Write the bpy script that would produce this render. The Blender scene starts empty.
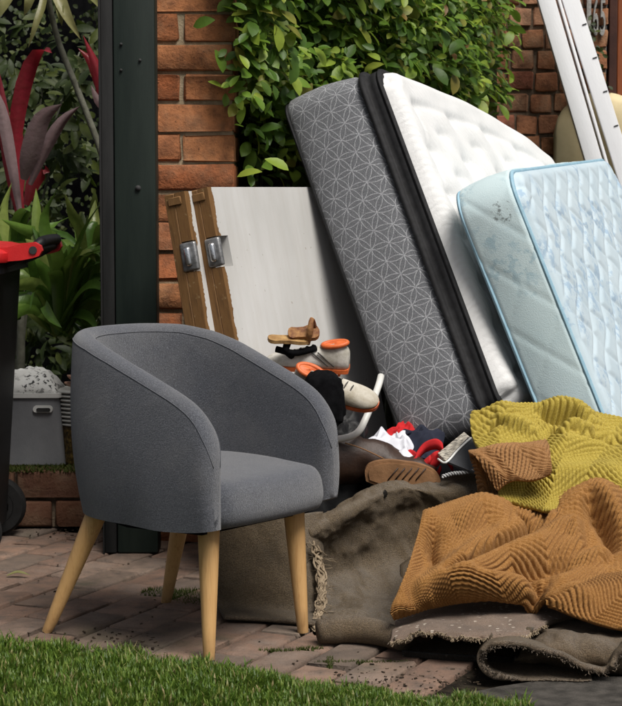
import bpy, bmesh, math, random
import numpy as np
from mathutils import Vector, Matrix, Quaternion, noise as mnoise

random.seed(7)
RNG = np.random.default_rng(7)
scene = bpy.context.scene
COL = scene.collection
R = math.radians

# ------------------------------------------------------------------ camera, sky, sun, exposure
FPX, CAMH, PITCH = 1900.0, 1.05, R(4.95)
cam_d = bpy.data.cameras.new('camera')
cam = bpy.data.objects.new('camera', cam_d)
COL.objects.link(cam)
cam.location = (0, 0, CAMH)
cam.rotation_euler = (math.pi / 2 - PITCH, 0, 0)
cam_d.sensor_fit = 'HORIZONTAL'
cam_d.sensor_width = 36
cam_d.lens = 36 * FPX / 622.0
cam_d.clip_end = 500
cam_d.dof.use_dof = True
cam_d.dof.focus_distance = 4.6
cam_d.dof.aperture_fstop = 22
scene.camera = cam

SUN_FROM = Vector((0.29, -0.44, 0.85)).normalized()
w = bpy.data.worlds.new('World')
scene.world = w
w.use_nodes = True
wn = w.node_tree
sky = wn.nodes.new('ShaderNodeTexSky')
sky.sky_type = 'NISHITA'
sky.sun_disc = False
sky.sun_elevation = math.asin(SUN_FROM.z)
sky.sun_rotation = math.atan2(SUN_FROM.x, SUN_FROM.y)
sky.dust_density = 4.0
sky.ozone_density = 1.0
hsv = wn.nodes.new('ShaderNodeHueSaturation')      # thin cloud: a whiter sky than clear air gives
hsv.inputs['Saturation'].default_value = 0.4
wn.links.new(sky.outputs[0], hsv.inputs['Color'])
wn.links.new(hsv.outputs[0], wn.nodes['Background'].inputs[0])
wn.nodes['Background'].inputs[1].default_value = 0.026

sun_d = bpy.data.lights.new('sun', 'SUN')
sun_d.energy = 1.5
sun_d.angle = R(30)
sun_d.color = (1.0, 0.955, 0.89)
sun = bpy.data.objects.new('sun', sun_d)
COL.objects.link(sun)
sun.location = (3, -2, 6)
sun.rotation_euler = SUN_FROM.to_track_quat('Z', 'Y').to_euler()

scene.view_settings.view_transform = 'Standard'
scene.view_settings.look = 'None'
scene.view_settings.exposure = 1.55
scene.view_settings.gamma = 1.0
scene.view_settings.use_curve_mapping = False

# ------------------------------------------------------------------ helpers
_fw = np.array([0, math.cos(PITCH), -math.sin(PITCH)])
_up = np.array([0, math.sin(PITCH), math.cos(PITCH)])
_rt = np.array([1.0, 0, 0])
_cp = np.array([0, 0, CAMH])


def P(x, y, Y):
    """survey helper: the point of the place seen at photo position x, y and standing at depth Y"""
    d = _fw + (x - 311) / FPX * _rt + (353 - y) / FPX * _up
    return _cp + d * (Y / d[1])


def G(x, y, z=0.0):
    d = _fw + (x - 311) / FPX * _rt + (353 - y) / FPX * _up
    return _cp + d * ((z - CAMH) / d[2])


def proj(q):
    d = np.asarray(q, float) - _cp
    k = d @ _fw
    return 311 + FPX * (d @ _rt) / k, 353 - FPX * (d @ _up) / k


def wpos(o):
    p = Vector((0, 0, 0))
    while o is not None:
        p = p + o.location
        o = o.parent
    return p


def tag(o, label=None, cat=None, group=None, kind=None):
    if label: o['label'] = label
    if cat: o['category'] = cat
    if group: o['group'] = group
    if kind: o['kind'] = kind
    return o


def thing(name, loc, label, cat, group=None, rot=None):
    o = bpy.data.objects.new(name, None)
    o.empty_display_size = 0.1
    COL.objects.link(o)
    o.location = loc
    if rot is not None:
        o.rotation_euler = rot
    return tag(o, label, cat, group)


def mk_mesh(name, verts, faces, mats, smooth=True, sharp=None, fmat=None):
    me = bpy.data.meshes.new(name)
    v = np.asarray(verts, float)
    me.from_pydata(v.tolist(), [], faces if isinstance(faces, list) else faces.tolist())
    for m in (mats if isinstance(mats, (list, tuple)) else [mats]):
        me.materials.append(m)
    if fmat is not None:
        me.polygons.foreach_set('material_index', np.asarray(fmat, dtype=np.int32))
    if smooth:
        me.polygons.foreach_set('use_smooth', np.ones(len(me.polygons), dtype=bool))
        if sharp:
            me.set_sharp_from_angle(angle=R(sharp))
    me.update()
    return me


def part(name, verts, faces, mats, parent=None, smooth=True, sharp=None, fmat=None, local=False, base=None):
    """one mesh object; verts in world metres unless local, stored relative to the parent (or to the base point)"""
    v = np.asarray(verts, float).reshape(-1, 3)
    off = np.zeros(3)
    if parent is not None:
        if not local:
            v = v - np.array(wpos(parent))
    else:
        if base is None:
            base = np.array([(v[:, 0].min() + v[:, 0].max()) / 2, (v[:, 1].min() + v[:, 1].max()) / 2, v[:, 2].min()])
        off = np.asarray(base, float)
        v = v - off
    me = mk_mesh(name, v, faces, mats, smooth, sharp, fmat)
    o = bpy.data.objects.new(name, me)
    COL.objects.link(o)
    o.location = off
    if parent is not None:
        o.parent = parent
    return o


def link_mesh(name, me, loc, rot, parent=None, scale=None, q=None):
    o = bpy.data.objects.new(name, me)
    COL.objects.link(o)
    o.parent = parent
    o.location = loc
    if q is not None:
        o.rotation_mode = 'QUATERNION'
        o.rotation_quaternion = q
    elif rot is not None:
        o.rotation_euler = rot
    if scale is not None:
        o.scale = scale
    return o


def cr_weights(m, n):
    """n samples of a Catmull-Rom curve through m control points, as a matrix"""
    W = np.zeros((n, m))
    for i, t in enumerate(np.linspace(0, m - 1, n)):
        k = min(int(t), m - 2)
        f = t - k
        c = [-.5 * f ** 3 + f ** 2 - .5 * f, 1.5 * f ** 3 - 2.5 * f ** 2 + 1, -1.5 * f ** 3 + 2 * f ** 2 + .5 * f, .5 * f ** 3 - .5 * f ** 2]
        ids = [k - 1, k, k + 1, k + 2]
        if ids[0] < 0:
            W[i, 0] += 2 * c[0]; W[i, 1] -= c[0]
        else:
            W[i, ids[0]] += c[0]
        W[i, ids[1]] += c[1]; W[i, ids[2]] += c[2]
        if ids[3] > m - 1:
            W[i, m - 1] += 2 * c[3]; W[i, m - 2] -= c[3]
        else:
            W[i, ids[3]] += c[3]
    return W


def surf(ctrl, nv, nu):
    c = np.asarray(ctrl, float)
    Wv, Wu = cr_weights(c.shape[0], nv), cr_weights(c.shape[1], nu)
    return np.einsum('vr,rcd,uc->vud', Wv, c, Wu)


def curve(ctrl, n):
    c = np.asarray(ctrl, float)
    return cr_weights(len(c), n) @ c


def gfaces(nv, nu, off=0, flip=False, wrap=False):
    i = np.arange(nv * nu).reshape(nv, nu) + off
    if wrap:
        i = np.concatenate([i, i[:, :1]], 1)
    a, b, c, d = i[:-1, :-1], i[:-1, 1:], i[1:, 1:], i[1:, :-1]
    q = np.stack([a, d, c, b] if flip else [a, b, c, d], -1).reshape(-1, 4)
    return q


def gnormals(S):
    du = np.gradient(S, axis=1)
    dv = np.gradient(S, axis=0)
    n = np.cross(du, dv)
    return n / (np.linalg.norm(n, axis=-1, keepdims=True) + 1e-12)


def smooth_grid(A, it=1):
    for _ in range(it):
        B = np.pad(A, ((1, 1), (1, 1), (0, 0)), mode='edge')
        A = (B[:-2, 1:-1] + B[2:, 1:-1] + B[1:-1, :-2] + B[1:-1, 2:] + 4 * B[1:-1, 1:-1]) / 8
    return A


def sheet(S, t):
    """a sheet with thickness t: S is the upper side; returns verts, faces, face material ids (0 top, 1 back, 2 rim)"""
    nv, nu, _ = S.shape
    n = gnormals(S)
    B = S - n * t
    V = np.concatenate([S.reshape(-1, 3), B.reshape(-1, 3)])
    N = nv * nu
    f1 = gfaces(nv, nu)
    f2 = gfaces(nv, nu, N, True)
    idx = np.arange(N).reshape(nv, nu)
    loop = np.concatenate([idx[0, :], idx[1:, -1], idx[-1, -2::-1], idx[-2:0:-1, 0]])
    nx = np.roll(loop, -1)
    rim = np.stack([loop, loop + N, nx + N, nx], -1)
    F = np.concatenate([f1, f2, rim])
    m = np.concatenate([np.zeros(len(f1)), np.ones(len(f2)), np.full(len(rim), 2)]).astype(int)
    return V, F, m


def vnoise(pts, scale, seed=0, octaves=3):
    out = np.empty(len(pts))
    for i, p in enumerate(pts):
        out[i] = mnoise.fractal(Vector((p[0] * scale + seed * 13.7, p[1] * scale - seed * 7.1, p[2] * scale + seed * 3.3)), 1.0, 2.0, octaves)
    return out


class Lat:
    """cheap smooth value noise on a lattice, vectorised (2-D)"""
    def __init__(self, seed):
        self.g = np.random.default_rng(seed).uniform(-1, 1, (64, 64))

    def __call__(self, x, y):
        x = np.asarray(x, float); y = np.asarray(y, float)
        xi, yi = np.floor(x).astype(int), np.floor(y).astype(int)
        fx, fy = x - xi, y - yi
        fx = fx * fx * (3 - 2 * fx); fy = fy * fy * (3 - 2 * fy)
        g = self.g
        a = g[xi % 64, yi % 64]; b = g[(xi + 1) % 64, yi % 64]
        c = g[xi % 64, (yi + 1) % 64]; d = g[(xi + 1) % 64, (yi + 1) % 64]
        return (a * (1 - fx) + b * fx) * (1 - fy) + (c * (1 - fx) + d * fx) * fy


def tube(points, radii, n=8, caps=True):
    p = np.asarray(points, float)
    m = len(p)
    r = np.full(m, radii) if np.isscalar(radii) else np.asarray(radii, float)
    t = np.gradient(p, axis=0)
    t /= np.linalg.norm(t, axis=1, keepdims=True) + 1e-12
    ref = np.array([0, 0, 1.0]) if abs(t[0][2]) < .9 else np.array([1.0, 0, 0])
    V = []
    u = np.cross(t[0], ref); u /= np.linalg.norm(u)
    for i in range(m):
        u = u - t[i] * (u @ t[i]); u /= np.linalg.norm(u) + 1e-12
        v = np.cross(t[i], u)
        for k in range(n):
            a = 2 * math.pi * k / n
            V.append(p[i] + r[i] * (math.cos(a) * u + math.sin(a) * v))
    F = gfaces(m, n, wrap=True).tolist()
    if caps:
        F.append(list(range(n))[::-1]); F.append([(m - 1) * n + k for k in range(n)])
    return np.array(V), F


def joinm(*vf):
    V, F, o = [], [], 0
    for v, f in vf:
        V.append(np.asarray(v, float).reshape(-1, 3))
        F += [[i + o for i in q] for q in (f if isinstance(f, list) else f.tolist())]
        o += len(V[-1])
    return np.concatenate(V), F


def boxv(cx, cy, cz, sx, sy, sz, bevel=0.0, seg=1, jit=0.0, rot=None, seed=0):
    bm = bmesh.new()
    bmesh.ops.create_cube(bm, size=1.0)
    for v in bm.verts:
        v.co = Vector((v.co.x * sx, v.co.y * sy, v.co.z * sz))
    if bevel:
        bmesh.ops.bevel(bm, geom=list(bm.edges), offset=bevel, segments=seg, affect='EDGES', profile=.5)
    rr = random.Random(seed)
    V = []
    for v in bm.verts:
        c = v.co.copy()
        if jit:
            c += Vector((rr.uniform(-jit, jit), rr.uniform(-jit, jit), rr.uniform(-jit, jit)))
        if rot is not None:
            c = rot @ c
        V.append((c.x + cx, c.y + cy, c.z + cz))
    bm.verts.index_update()
    F = [[v.index for v in f.verts] for f in bm.faces]
    bm.free()
    return np.array(V), F


def prism(outline, d0, d1, axes):
    """extrude a 2-D outline: axes = (origin, ex, ey, ez), from depth d0 to d1 along ez"""
    o, ex, ey, ez = [np.asarray(a, float) for a in axes]
    n = len(outline)
    V = [o + ex * a + ey * b + ez * d0 for a, b in outline] + [o + ex * a + ey * b + ez * d1 for a, b in outline]
    F = [list(range(n))[::-1], list(range(n, 2 * n))]
    for i in range(n):
        j = (i + 1) % n
        F.append([i, j, j + n, i + n])
    return np.array(V), F


# ------------------------------------------------------------------ materials
class NT:
    def __init__(self, name):
        self.m = bpy.data.materials.new(name)
        self.m.use_nodes = True
        self.t = self.m.node_tree
        self.b = self.t.nodes['Principled BSDF']
        self.tc = self.t.nodes.new('ShaderNodeTexCoord')

    def n(self, typ, **kw):
        nd = self.t.nodes.new(typ)
        for k, v in kw.items():
            setattr(nd, k, v)
        return nd

    def put(self, sock, v):
        if hasattr(v, 'is_output'):
            self.t.links.new(v, sock)
        elif v is not None:
            sock.default_value = v
        return self

    def math(self, op, a, b=None, c=None, clamp=False):
        nd = self.n('ShaderNodeMath', operation=op, use_clamp=clamp)
        self.put(nd.inputs[0], a)
        if b is not None: self.put(nd.inputs[1], b)
        if c is not None: self.put(nd.inputs[2], c)
        return nd.outputs[0]

    def noise(self, scale, detail=6, rough=.6, vec=None, dist=0.0, stretch=None):
        nd = self.n('ShaderNodeTexNoise')
        nd.inputs['Scale'].default_value = scale
        nd.inputs['Detail'].default_value = detail
        nd.inputs['Roughness'].default_value = rough
        nd.inputs['Distortion'].default_value = dist
        v = vec if vec is not None else self.tc.outputs['Object']
        if stretch:
            mp = self.n('ShaderNodeMapping')
            mp.inputs['Scale'].default_value = stretch
            self.put(mp.inputs[0], v)
            v = mp.outputs[0]
        self.put(nd.inputs['Vector'], v)
        return nd.outputs['Fac']

    def ramp(self, fac, stops):
        nd = self.n('ShaderNodeValToRGB')
        cr = nd.color_ramp
        while len(cr.elements) < len(stops):
            cr.elements.new(.5)
        for e, (p, c) in zip(cr.elements, stops):
            e.position = p
            e.color = (*c, 1) if len(c) == 3 else c
        self.put(nd.inputs[0], fac)
        return nd.outputs[0]

    def mix(self, fac, a, b, mode='MIX'):
        nd = self.n('ShaderNodeMix', data_type='RGBA', blend_type=mode)
        self.put(nd.inputs[0], fac)
        for s, v in ((nd.inputs[6], a), (nd.inputs[7], b)):
            self.put(s, (*v, 1) if isinstance(v, tuple) and len(v) == 3 else v)
        return nd.outputs[2]

    def sep(self, v=None):
        nd = self.n('ShaderNodeSeparateXYZ')
        self.put(nd.inputs[0], v if v is not None else self.tc.outputs['Object'])
        return nd.outputs

    def rnd(self):
        return self.n('ShaderNodeObjectInfo').outputs['Random']

    def isl(self):
        return self.n('ShaderNodeNewGeometry').outputs['Random Per Island']

    def bump(self, h, dist, strength=1.0, nrm=None):
        nd = self.n('ShaderNodeBump')
        nd.inputs['Distance'].default_value = dist
        nd.inputs['Strength'].default_value = strength
        self.put(nd.inputs['Height'], h)
        if nrm is not None:
            self.put(nd.inputs['Normal'], nrm)
        return nd.outputs[0]

    def done(self, col=None, rough=.8, nrm=None, spec=.3, metal=0, sheen=0, sub=0):
        b = self.b
        if col is not None:
            self.put(b.inputs['Base Color'], (*col, 1) if isinstance(col, tuple) and len(col) == 3 else col)
        self.put(b.inputs['Roughness'], rough)
        self.put(b.inputs['Specular IOR Level'], spec)
        self.put(b.inputs['Metallic'], metal)
        if sheen:
            b.inputs['Sheen Weight'].default_value = sheen
            b.inputs['Sheen Roughness'].default_value = .5
        if nrm is not None:
            self.put(b.inputs['Normal'], nrm)
        return self.m


def simple(name, c1, c2, scale=8, rough=.8, bscale=80, bdist=.002, spec=.3, metal=0, lo=.35, hi=.65, sheen=0, stretch=None):
    t = NT(name)
    f = t.noise(scale, stretch=stretch)
    col = t.ramp(f, [(lo, c1), (hi, c2)])
    nb = t.bump(t.noise(bscale, 8, .65, stretch=stretch), bdist) if bdist else None
    return t.done(col, rough, nb, spec, metal, sheen)


MT = {}


def brick_mat(name, cols, grime=.35):
    t = NT(name)
    r = t.rnd()
    base = t.ramp(r, [(i / (len(cols) - 1), c) for i, c in enumerate(cols)])
    add = t.n('ShaderNodeVectorMath', operation='ADD')
    t.put(add.inputs[0], t.tc.outputs['Object'])
    cx = t.n('ShaderNodeCombineXYZ')
    t.put(cx.inputs[0], t.math('MULTIPLY', r, 37.0)); t.put(cx.inputs[1], t.math('MULTIPLY', r, 91.0))
    t.put(add.inputs[1], cx.outputs[0])
    v = add.outputs[0]
    n1 = t.noise(22, 8, .65, v)
    col = t.mix(t.ramp(n1, [(.35, (0, 0, 0)), (.75, (1, 1, 1))]), base, (.10, .045, .025))
    n2 = t.noise(130, 6, .6, v)
    col = t.mix(t.ramp(n2, [(.62, (0, 0, 0)), (.72, (.8, .8, .8))]), col, (.03, .018, .012))
    n3 = t.noise(9, 6, .6, v)
    col = t.mix(t.math('MULTIPLY', t.ramp(n3, [(.5, (0, 0, 0)), (.72, (1, 1, 1))]), grime), col, (.30, .23, .15))
    h = t.math('ADD', t.math('MULTIPLY', n1, 1.0), t.math('MULTIPLY', n2, .5))
    return t.done(col, .9, t.bump(h, .006), .2)


MT['brick'] = brick_mat('pillar_brick', [(.40, .135, .055), (.31, .10, .04), (.43, .18, .075), (.26, .085, .04), (.36, .15, .065)], .30)
MT['wallbrick'] = brick_mat('tumbled_brick', [(.36, .15, .075), (.42, .2, .10), (.30, .12, .06), (.45, .24, .14), (.34, .11, .07)], .5)
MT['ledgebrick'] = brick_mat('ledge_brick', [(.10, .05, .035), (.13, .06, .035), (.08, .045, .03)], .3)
MT['mortar'] = simple('mortar', (.28, .22, .14), (.42, .34, .23), 30, .95, 160, .004)
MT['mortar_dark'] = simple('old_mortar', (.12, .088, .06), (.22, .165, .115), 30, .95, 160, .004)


def paver_mat():
    t = NT('paver_clay')
    r = t.rnd()
    base = t.ramp(r, [(0, (.15, .094, .068)), (.3, (.185, .115, .082)), (.55, (.12, .09, .07)), (.8, (.22, .138, .098)), (1, (.16, .125, .098))])
    g = t.n('ShaderNodeNewGeometry')
    v = g.outputs['Position']
    n1 = t.noise(16, 8, .65, v)
    col = t.mix(t.ramp(n1, [(.42, (0, 0, 0)), (.68, (.8, .8, .8))]), base, (.075, .06, .05))
    n2 = t.noise(5, 6, .6, v)
    col = t.mix(t.ramp(n2, [(.52, (0, 0, 0)), (.7, (.6, .6, .6))]), col, (.22, .17, .14))
    n4 = t.noise(3.1, 6, .6, v)
    col = t.mix(t.ramp(n4, [(.58, (0, 0, 0)), (.74, (.55, .55, .55))]), col, (.05, .06, .025))
    n3 = t.noise(140, 5, .6, v)
    col = t.mix(t.ramp(n3, [(.6, (0, 0, 0)), (.72, (.8, .8, .8))]), col, (.03, .024, .02))
    h = t.math('ADD', n1, t.math('MULTIPLY', n3, .5))
    rough = t.ramp(n2, [(.3, (.62, .62, .62)), (.6, (.85, .85, .85))])
    return t.done(col, rough, t.bump(h, .005), .35)


MT['paver'] = paver_mat()
MT['sand'] = simple('joint_soil', (.012, .010, .008), (.04, .032, .022), 25, .98, 120, .006, .1)
MT['soil'] = simple('soil', (.012, .009, .006), (.035, .026, .017), 12, .98, 60, .01, .1)
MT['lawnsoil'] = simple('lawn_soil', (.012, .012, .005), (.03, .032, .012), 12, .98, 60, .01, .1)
MT['asphalt'] = simple('gutter_concrete', (.028, .025, .021), (.075, .067, .058), 26, .9, 220, .004)
MT['litter'] = simple('leaf_litter', (.015, .010, .007), (.05, .034, .02), 60, .95, 120, .002)


def leafy(name, stops, rough=.38, spec=.5, trans=.35, vein=0.0, nscale=40, tc=(.25, .4, .05)):
    t = NT(name)
    r = t.math('FRACT', t.math('ADD', t.rnd(), t.isl()))
    col = t.ramp(r, stops)
    n = t.noise(nscale, 4, .6)
    col = t.mix(t.math('MULTIPLY', n, .5), col, (.02, .03, .008))
    b = t.b
    t.done(col, rough, t.bump(n, .002), spec)
    if trans:
        tr = t.n('ShaderNodeBsdfTranslucent')
        t.put(tr.inputs[0], t.mix(.55, col, tc))
        ms = t.n('ShaderNodeMixShader')
        ms.inputs[0].default_value = trans
        t.t.links.new(b.outputs[0], ms.inputs[1])
        t.t.links.new(tr.outputs[0], ms.inputs[2])
        out = [n for n in t.t.nodes if n.type == 'OUTPUT_MATERIAL'][0]
        t.t.links.new(ms.outputs[0], out.inputs[0])
    return t.m


MT['hedge'] = leafy('fig_leaf', [(0, (.045, .105, .014)), (.3, (.085, .175, .02)), (.6, (.16, .28, .03)), (.85, (.32, .42, .05)), (.97, (.28, .24, .05)), (1, (.22, .08, .02))], .46, .34, .34)
MT['creeper'] = leafy('dark_creeper_leaf', [(0, (.010, .019, .0035)), (.6, (.023, .036, .006)), (1, (.065, .08, .014))], .55, .25, .15)  # leaf tones darkened to put the left garden's deep shade into the colour
MT['strap'] = leafy('strap_leaf', [(0, (.07, .16, .024)), (.5, (.14, .26, .042)), (.85, (.22, .34, .065)), (1, (.34, .40, .11))], .32, .5, .2, tc=(.2, .3, .05))
MT['redleaf'] = leafy('red_leaf', [(0, (.20, .010, .022)), (.5, (.30, .016, .034)), (1, (.22, .02, .04))], .35, .5, .25, tc=(.45, .02, .03))
MT['purpleleaf'] = leafy('dusky_leaf', [(0, (.17, .125, .13)), (1, (.25, .17, .18))], .34, .5, .12, tc=(.3, .1, .1))
MT['yellowleaf'] = leafy('variegated_leaf', [(0, (.20, .19, .07)), (.5, (.30, .28, .12)), (1, (.16, .17, .05))], .4, .4, .25, tc=(.4, .4, .12))
MT['grass'] = leafy('grass_blade', [(0, (.035, .075, .008)), (.3, (.07, .135, .014)), (.65, (.12, .20, .024)), (.88, (.19, .26, .045)), (.95, (.30, .27, .10)), (1, (.34, .27, .14))], .5, .35, .3, nscale=10, tc=(.25, .4, .05))
MT['moss'] = leafy('moss', [(0, (.035, .045, .010)), (.6, (.06, .075, .015)), (1, (.09, .10, .025))], .8, .2, .15, nscale=10)
MT['stem'] = simple('plant_stem', (.07, .07, .05), (.13, .13, .10), 30, .8, 120, .002)


def chair_fabric():
    t = NT('heather_grey_upholstery')
    n1 = t.noise(340, 4, .75)
    n2 = t.noise(900, 2, .7, stretch=(1, 1, .25))
    n3 = t.noise(7, 5, .6)
    col = t.ramp(n1, [(.3, (.034, .037, .046)), (.52, (.072, .077, .092)), (.72, (.16, .168, .19))])
    col = t.mix(t.math('MULTIPLY', t.ramp(n3, [(.45, (0, 0, 0)), (.7, (1, 1, 1))]), .25), col, (.17, .165, .16))
    h = t.math('ADD', n1, n2)
    wr = t.bump(t.noise(11, 3, .5, dist=.8), .006, .5)
    return t.done(col, .92, t.bump(h, .0016, 1.0, wr), .15, sheen=.3)


MT['chair'] = chair_fabric()


def wood_mat(name, c1, c2, c3, axis=(30, 30, 2), rough=.5, spec=.35, dirt=0):
    t = NT(name)
    n = t.noise(3, 6, .6, stretch=axis, dist=.6)
    col = t.ramp(n, [(.3, c1), (.5, c2), (.7, c3)])
    if dirt:
        z = t.sep()[2]
        m = t.math('MULTIPLY', t.ramp(z, [(0.0, (1, 1, 1)), (.07, (0, 0, 0))]), t.noise(40, 5))
        col = t.mix(t.math('MULTIPLY', m, dirt), col, (.05, .035, .02))
    return t.done(col, rough, t.bump(n, .001), spec)


MT['beech'] = wood_mat('beech', (.50, .285, .11), (.58, .35, .15), (.44, .24, .09), (40, 40, 3), .42, .4, dirt=.9)


def paint_wood():
    """old white gloss paint, chipped back to brown timber along the lock edge"""
    t = NT('chipped_white_paint')
    x, y, z = t.sep()
    n = t.noise(34, 6, .7)
    n2 = t.noise(7, 6, .7)
    edge = t.math('ADD', t.math('MULTIPLY', t.math('SUBTRACT', n, .5), .018), t.math('MULTIPLY', t.math('SUBTRACT', n2, .5), .055))
    m = t.math('LESS_THAN', t.math('ADD', x, edge), .019)
    wd = t.ramp(t.noise(5, 6, .6, stretch=(22, 22, 2)), [(.3, (.085, .040, .012)), (.5, (.17, .085, .026)), (.7, (.12, .055, .017))])
    wd = t.mix(t.ramp(t.noise(55, 5, .6), [(.62, (0, 0, 0)), (.72, (.7, .7, .7))]), wd, (.34, .24, .12))
    wh = t.ramp(t.noise(4, 6, .6, stretch=(1, 1, .4)), [(.3, (.46, .455, .44)), (.6, (.56, .555, .545))])
    wh = t.mix(t.ramp(t.noise(70, 3, .5), [(.70, (0, 0, 0)), (.74, (.8, .8, .8))]), wh, (.22, .18, .13))
    wh = t.mix(t.math('MULTIPLY', t.ramp(t.noise(5, 5, .6, stretch=(6, 1, .6)), [(.45, (0, 0, 0)), (.7, (1, 1, 1))]), .22), wh, (.36, .33, .28))
    col = t.mix(m, wh, wd)
    h = t.math('ADD', t.math('MULTIPLY', m, -.6), t.math('MULTIPLY', n, .15))
    return t.done(col, t.math('MULTIPLY_ADD', m, .35, .4), t.bump(h, .003), .4)


MT['door'] = paint_wood()
MT['rawwood'] = simple('bare_timber', (.10, .05, .016), (.21, .11, .04), 18, .8, 90, .002, stretch=(1, 1, .2))
MT['chrome'] = simple('worn_chrome', (.55, .56, .57), (.75, .76, .78), 60, .25, 120, .0006, .5, 1.0)
MT['steel'] = simple('dull_steel', (.16, .16, .16), (.34, .34, .34), 70, .4, 90, .001, .5, .7)
MT['darkmetal'] = simple('dark_steel', (.03, .032, .034), (.08, .08, .085), 50, .45, 90, .001, .5, .6)
MT['post'] = simple('dark_green_paint', (.006, .011, .009), (.013, .020, .016), 5, .55, 60, .0003, .22, stretch=(3, 3, .4))
MT['post2'] = simple('grimy_grey_paint', (.010, .0105, .0105), (.022, .022, .022), 6, .7, 60, .0006, .15, stretch=(3, 3, .4))
MT['bin'] = simple('black_bin_plastic', (.004, .004, .0045), (.008, .008, .0085), 14, .5, 200, .0008, .25)
MT['binlid'] = simple('red_lid_plastic', (.42, .010, .012), (.52, .018, .018), 14, .38, 200, .0006, .5)
MT['tyre'] = simple('rubber', (.005, .005, .005), (.010, .010, .010), 40, .8, 150, .001)
MT['boxgrey'] = simple('grey_plastic', (.20, .205, .22), (.25, .255, .27), 8, .5, 150, .0006, .4)
MT['white_pl'] = simple('white_plastic', (.62, .62, .60), (.74, .74, .72), 10, .45, 120, .0006, .4)


def lace_mat():
    t = NT('speckled_white_cloth')
    n = t.noise(62, 4, .6)
    n2 = t.noise(9, 3, .5)
    m = t.math('MULTIPLY', t.ramp(n, [(.53, (0, 0, 0)), (.58, (1, 1, 1))]), t.ramp(n2, [(.42, (0, 0, 0)), (.56, (1, 1, 1))]))
    return t.done(t.mix(m, (.72, .72, .70), (.05, .05, .05)), .9, t.bump(n, .002), .2)


MT['lace'] = lace_mat()


def pot_mat():
    t = NT('gold_speckled_glaze')
    n = t.noise(90, 5, .7)
    col = t.ramp(n, [(.35, (.025, .017, .008)), (.5, (.09, .058, .018)), (.66, (.32, .21, .06))])
    return t.done(col, .35, t.bump(n, .002), .5)


MT['goldpot'] = pot_mat()
MT['ribpot'] = simple('grey_ribbed_plastic', (.34, .34, .32), (.46, .46, .44), 20, .6, 120, .0006)
MT['shard'] = simple('terracotta', (.42, .22, .15), (.60, .42, .32), 15, .8, 90, .001)


def carpet_mat(name, c1, c2, c3, speck=None, bd=.010, low=.35):
    t = NT(name)
    g = t.n('ShaderNodeNewGeometry').outputs['Position']
    n = t.noise(330, 4, .75, g)
    n2 = t.noise(9, 6, .65, g)
    n3 = t.noise(60, 5, .7, g)
    col = t.ramp(n, [(low, c1), (.52, c2), (.72, c3)])
    col = t.mix(t.math('MULTIPLY', t.ramp(n2, [(.45, (0, 0, 0)), (.7, (1, 1, 1))]), .55), col, (c1[0] * .5, c1[1] * .5, c1[2] * .5))
    if speck:
        vo = t.n('ShaderNodeTexVoronoi')
        vo.inputs['Scale'].default_value = 62
        t.put(vo.inputs['Vector'], g)
        sp = t.math('MULTIPLY', t.math('LESS_THAN', t.math('ADD', vo.outputs['Distance'], t.math('MULTIPLY', t.noise(150, 3, .6, g), .5)), .48), t.ramp(t.noise(14, 4, .6, g), [(.40, (0, 0, 0)), (.55, (1, 1, 1))]))
        sp = t.math('MULTIPLY', sp, t.math('GREATER_THAN', t.sep(vo.outputs['Color'])[0], .45))
        col = t.mix(t.math('MULTIPLY', sp, .8), col, speck)
    h = t.math('ADD', n, t.math('MULTIPLY', n3, .8))
    return t.done(col, .97, t.bump(h, bd), .08, sheen=.15)


MT['pile'] = carpet_mat('brown_carpet_pile', (.074, .050, .024), (.155, .108, .058), (.275, .20, .115))
MT['pile2'] = carpet_mat('brown_carpet_pile_clean', (.090, .060, .032), (.18, .125, .070), (.30, .215, .13))
MT['backing'] = carpet_mat('carpet_backing', (.125, .082, .054), (.22, .15, .105), (.32, .235, .175), speck=(.66, .58, .48), bd=.005)
MT['backing_dark'] = carpet_mat('shaded_carpet_backing', (.010, .007, .004), (.022, .015, .009), (.042, .030, .019), speck=(.24, .20, .15), bd=.005)  # darker copy of the backing: shade of the turned-away end put into colour
MT['rim'] = carpet_mat('cut_carpet_edge', (.09, .062, .038), (.19, .135, .085), (.36, .28, .19), bd=.01)
MT['fray'] = simple('jute_yarn', (.15, .11, .07), (.32, .25, .17), 70, .95, 300, .002)


def knit_mat(name, c1, c2, c3):
    t = NT(name)
    g = t.n('ShaderNodeNewGeometry')
    n = t.noise(300, 4, .7)
    n2 = t.noise(6, 5, .6)
    col = t.ramp(n, [(.32, c1), (.52, c2), (.75, c3)])
    col = t.mix(t.math('MULTIPLY', t.ramp(n2, [(.45, (0, 0, 0)), (.7, (1, 1, 1))]), .3), col, c1)
    return t.done(col, .95, t.bump(t.noise(480, 3, .75), .0036), .08, sheen=.06)


MT['orange'] = knit_mat('burnt_orange_knit', (.225, .100, .026), (.365, .178, .053), (.48, .265, .10))
MT['yellow'] = knit_mat('mustard_knit', (.32, .235, .036), (.50, .385, .072), (.62, .51, .145))
MT['tan'] = knit_mat('tan_knit', (.235, .110, .038), (.37, .19, .075), (.48, .28, .125))


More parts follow.
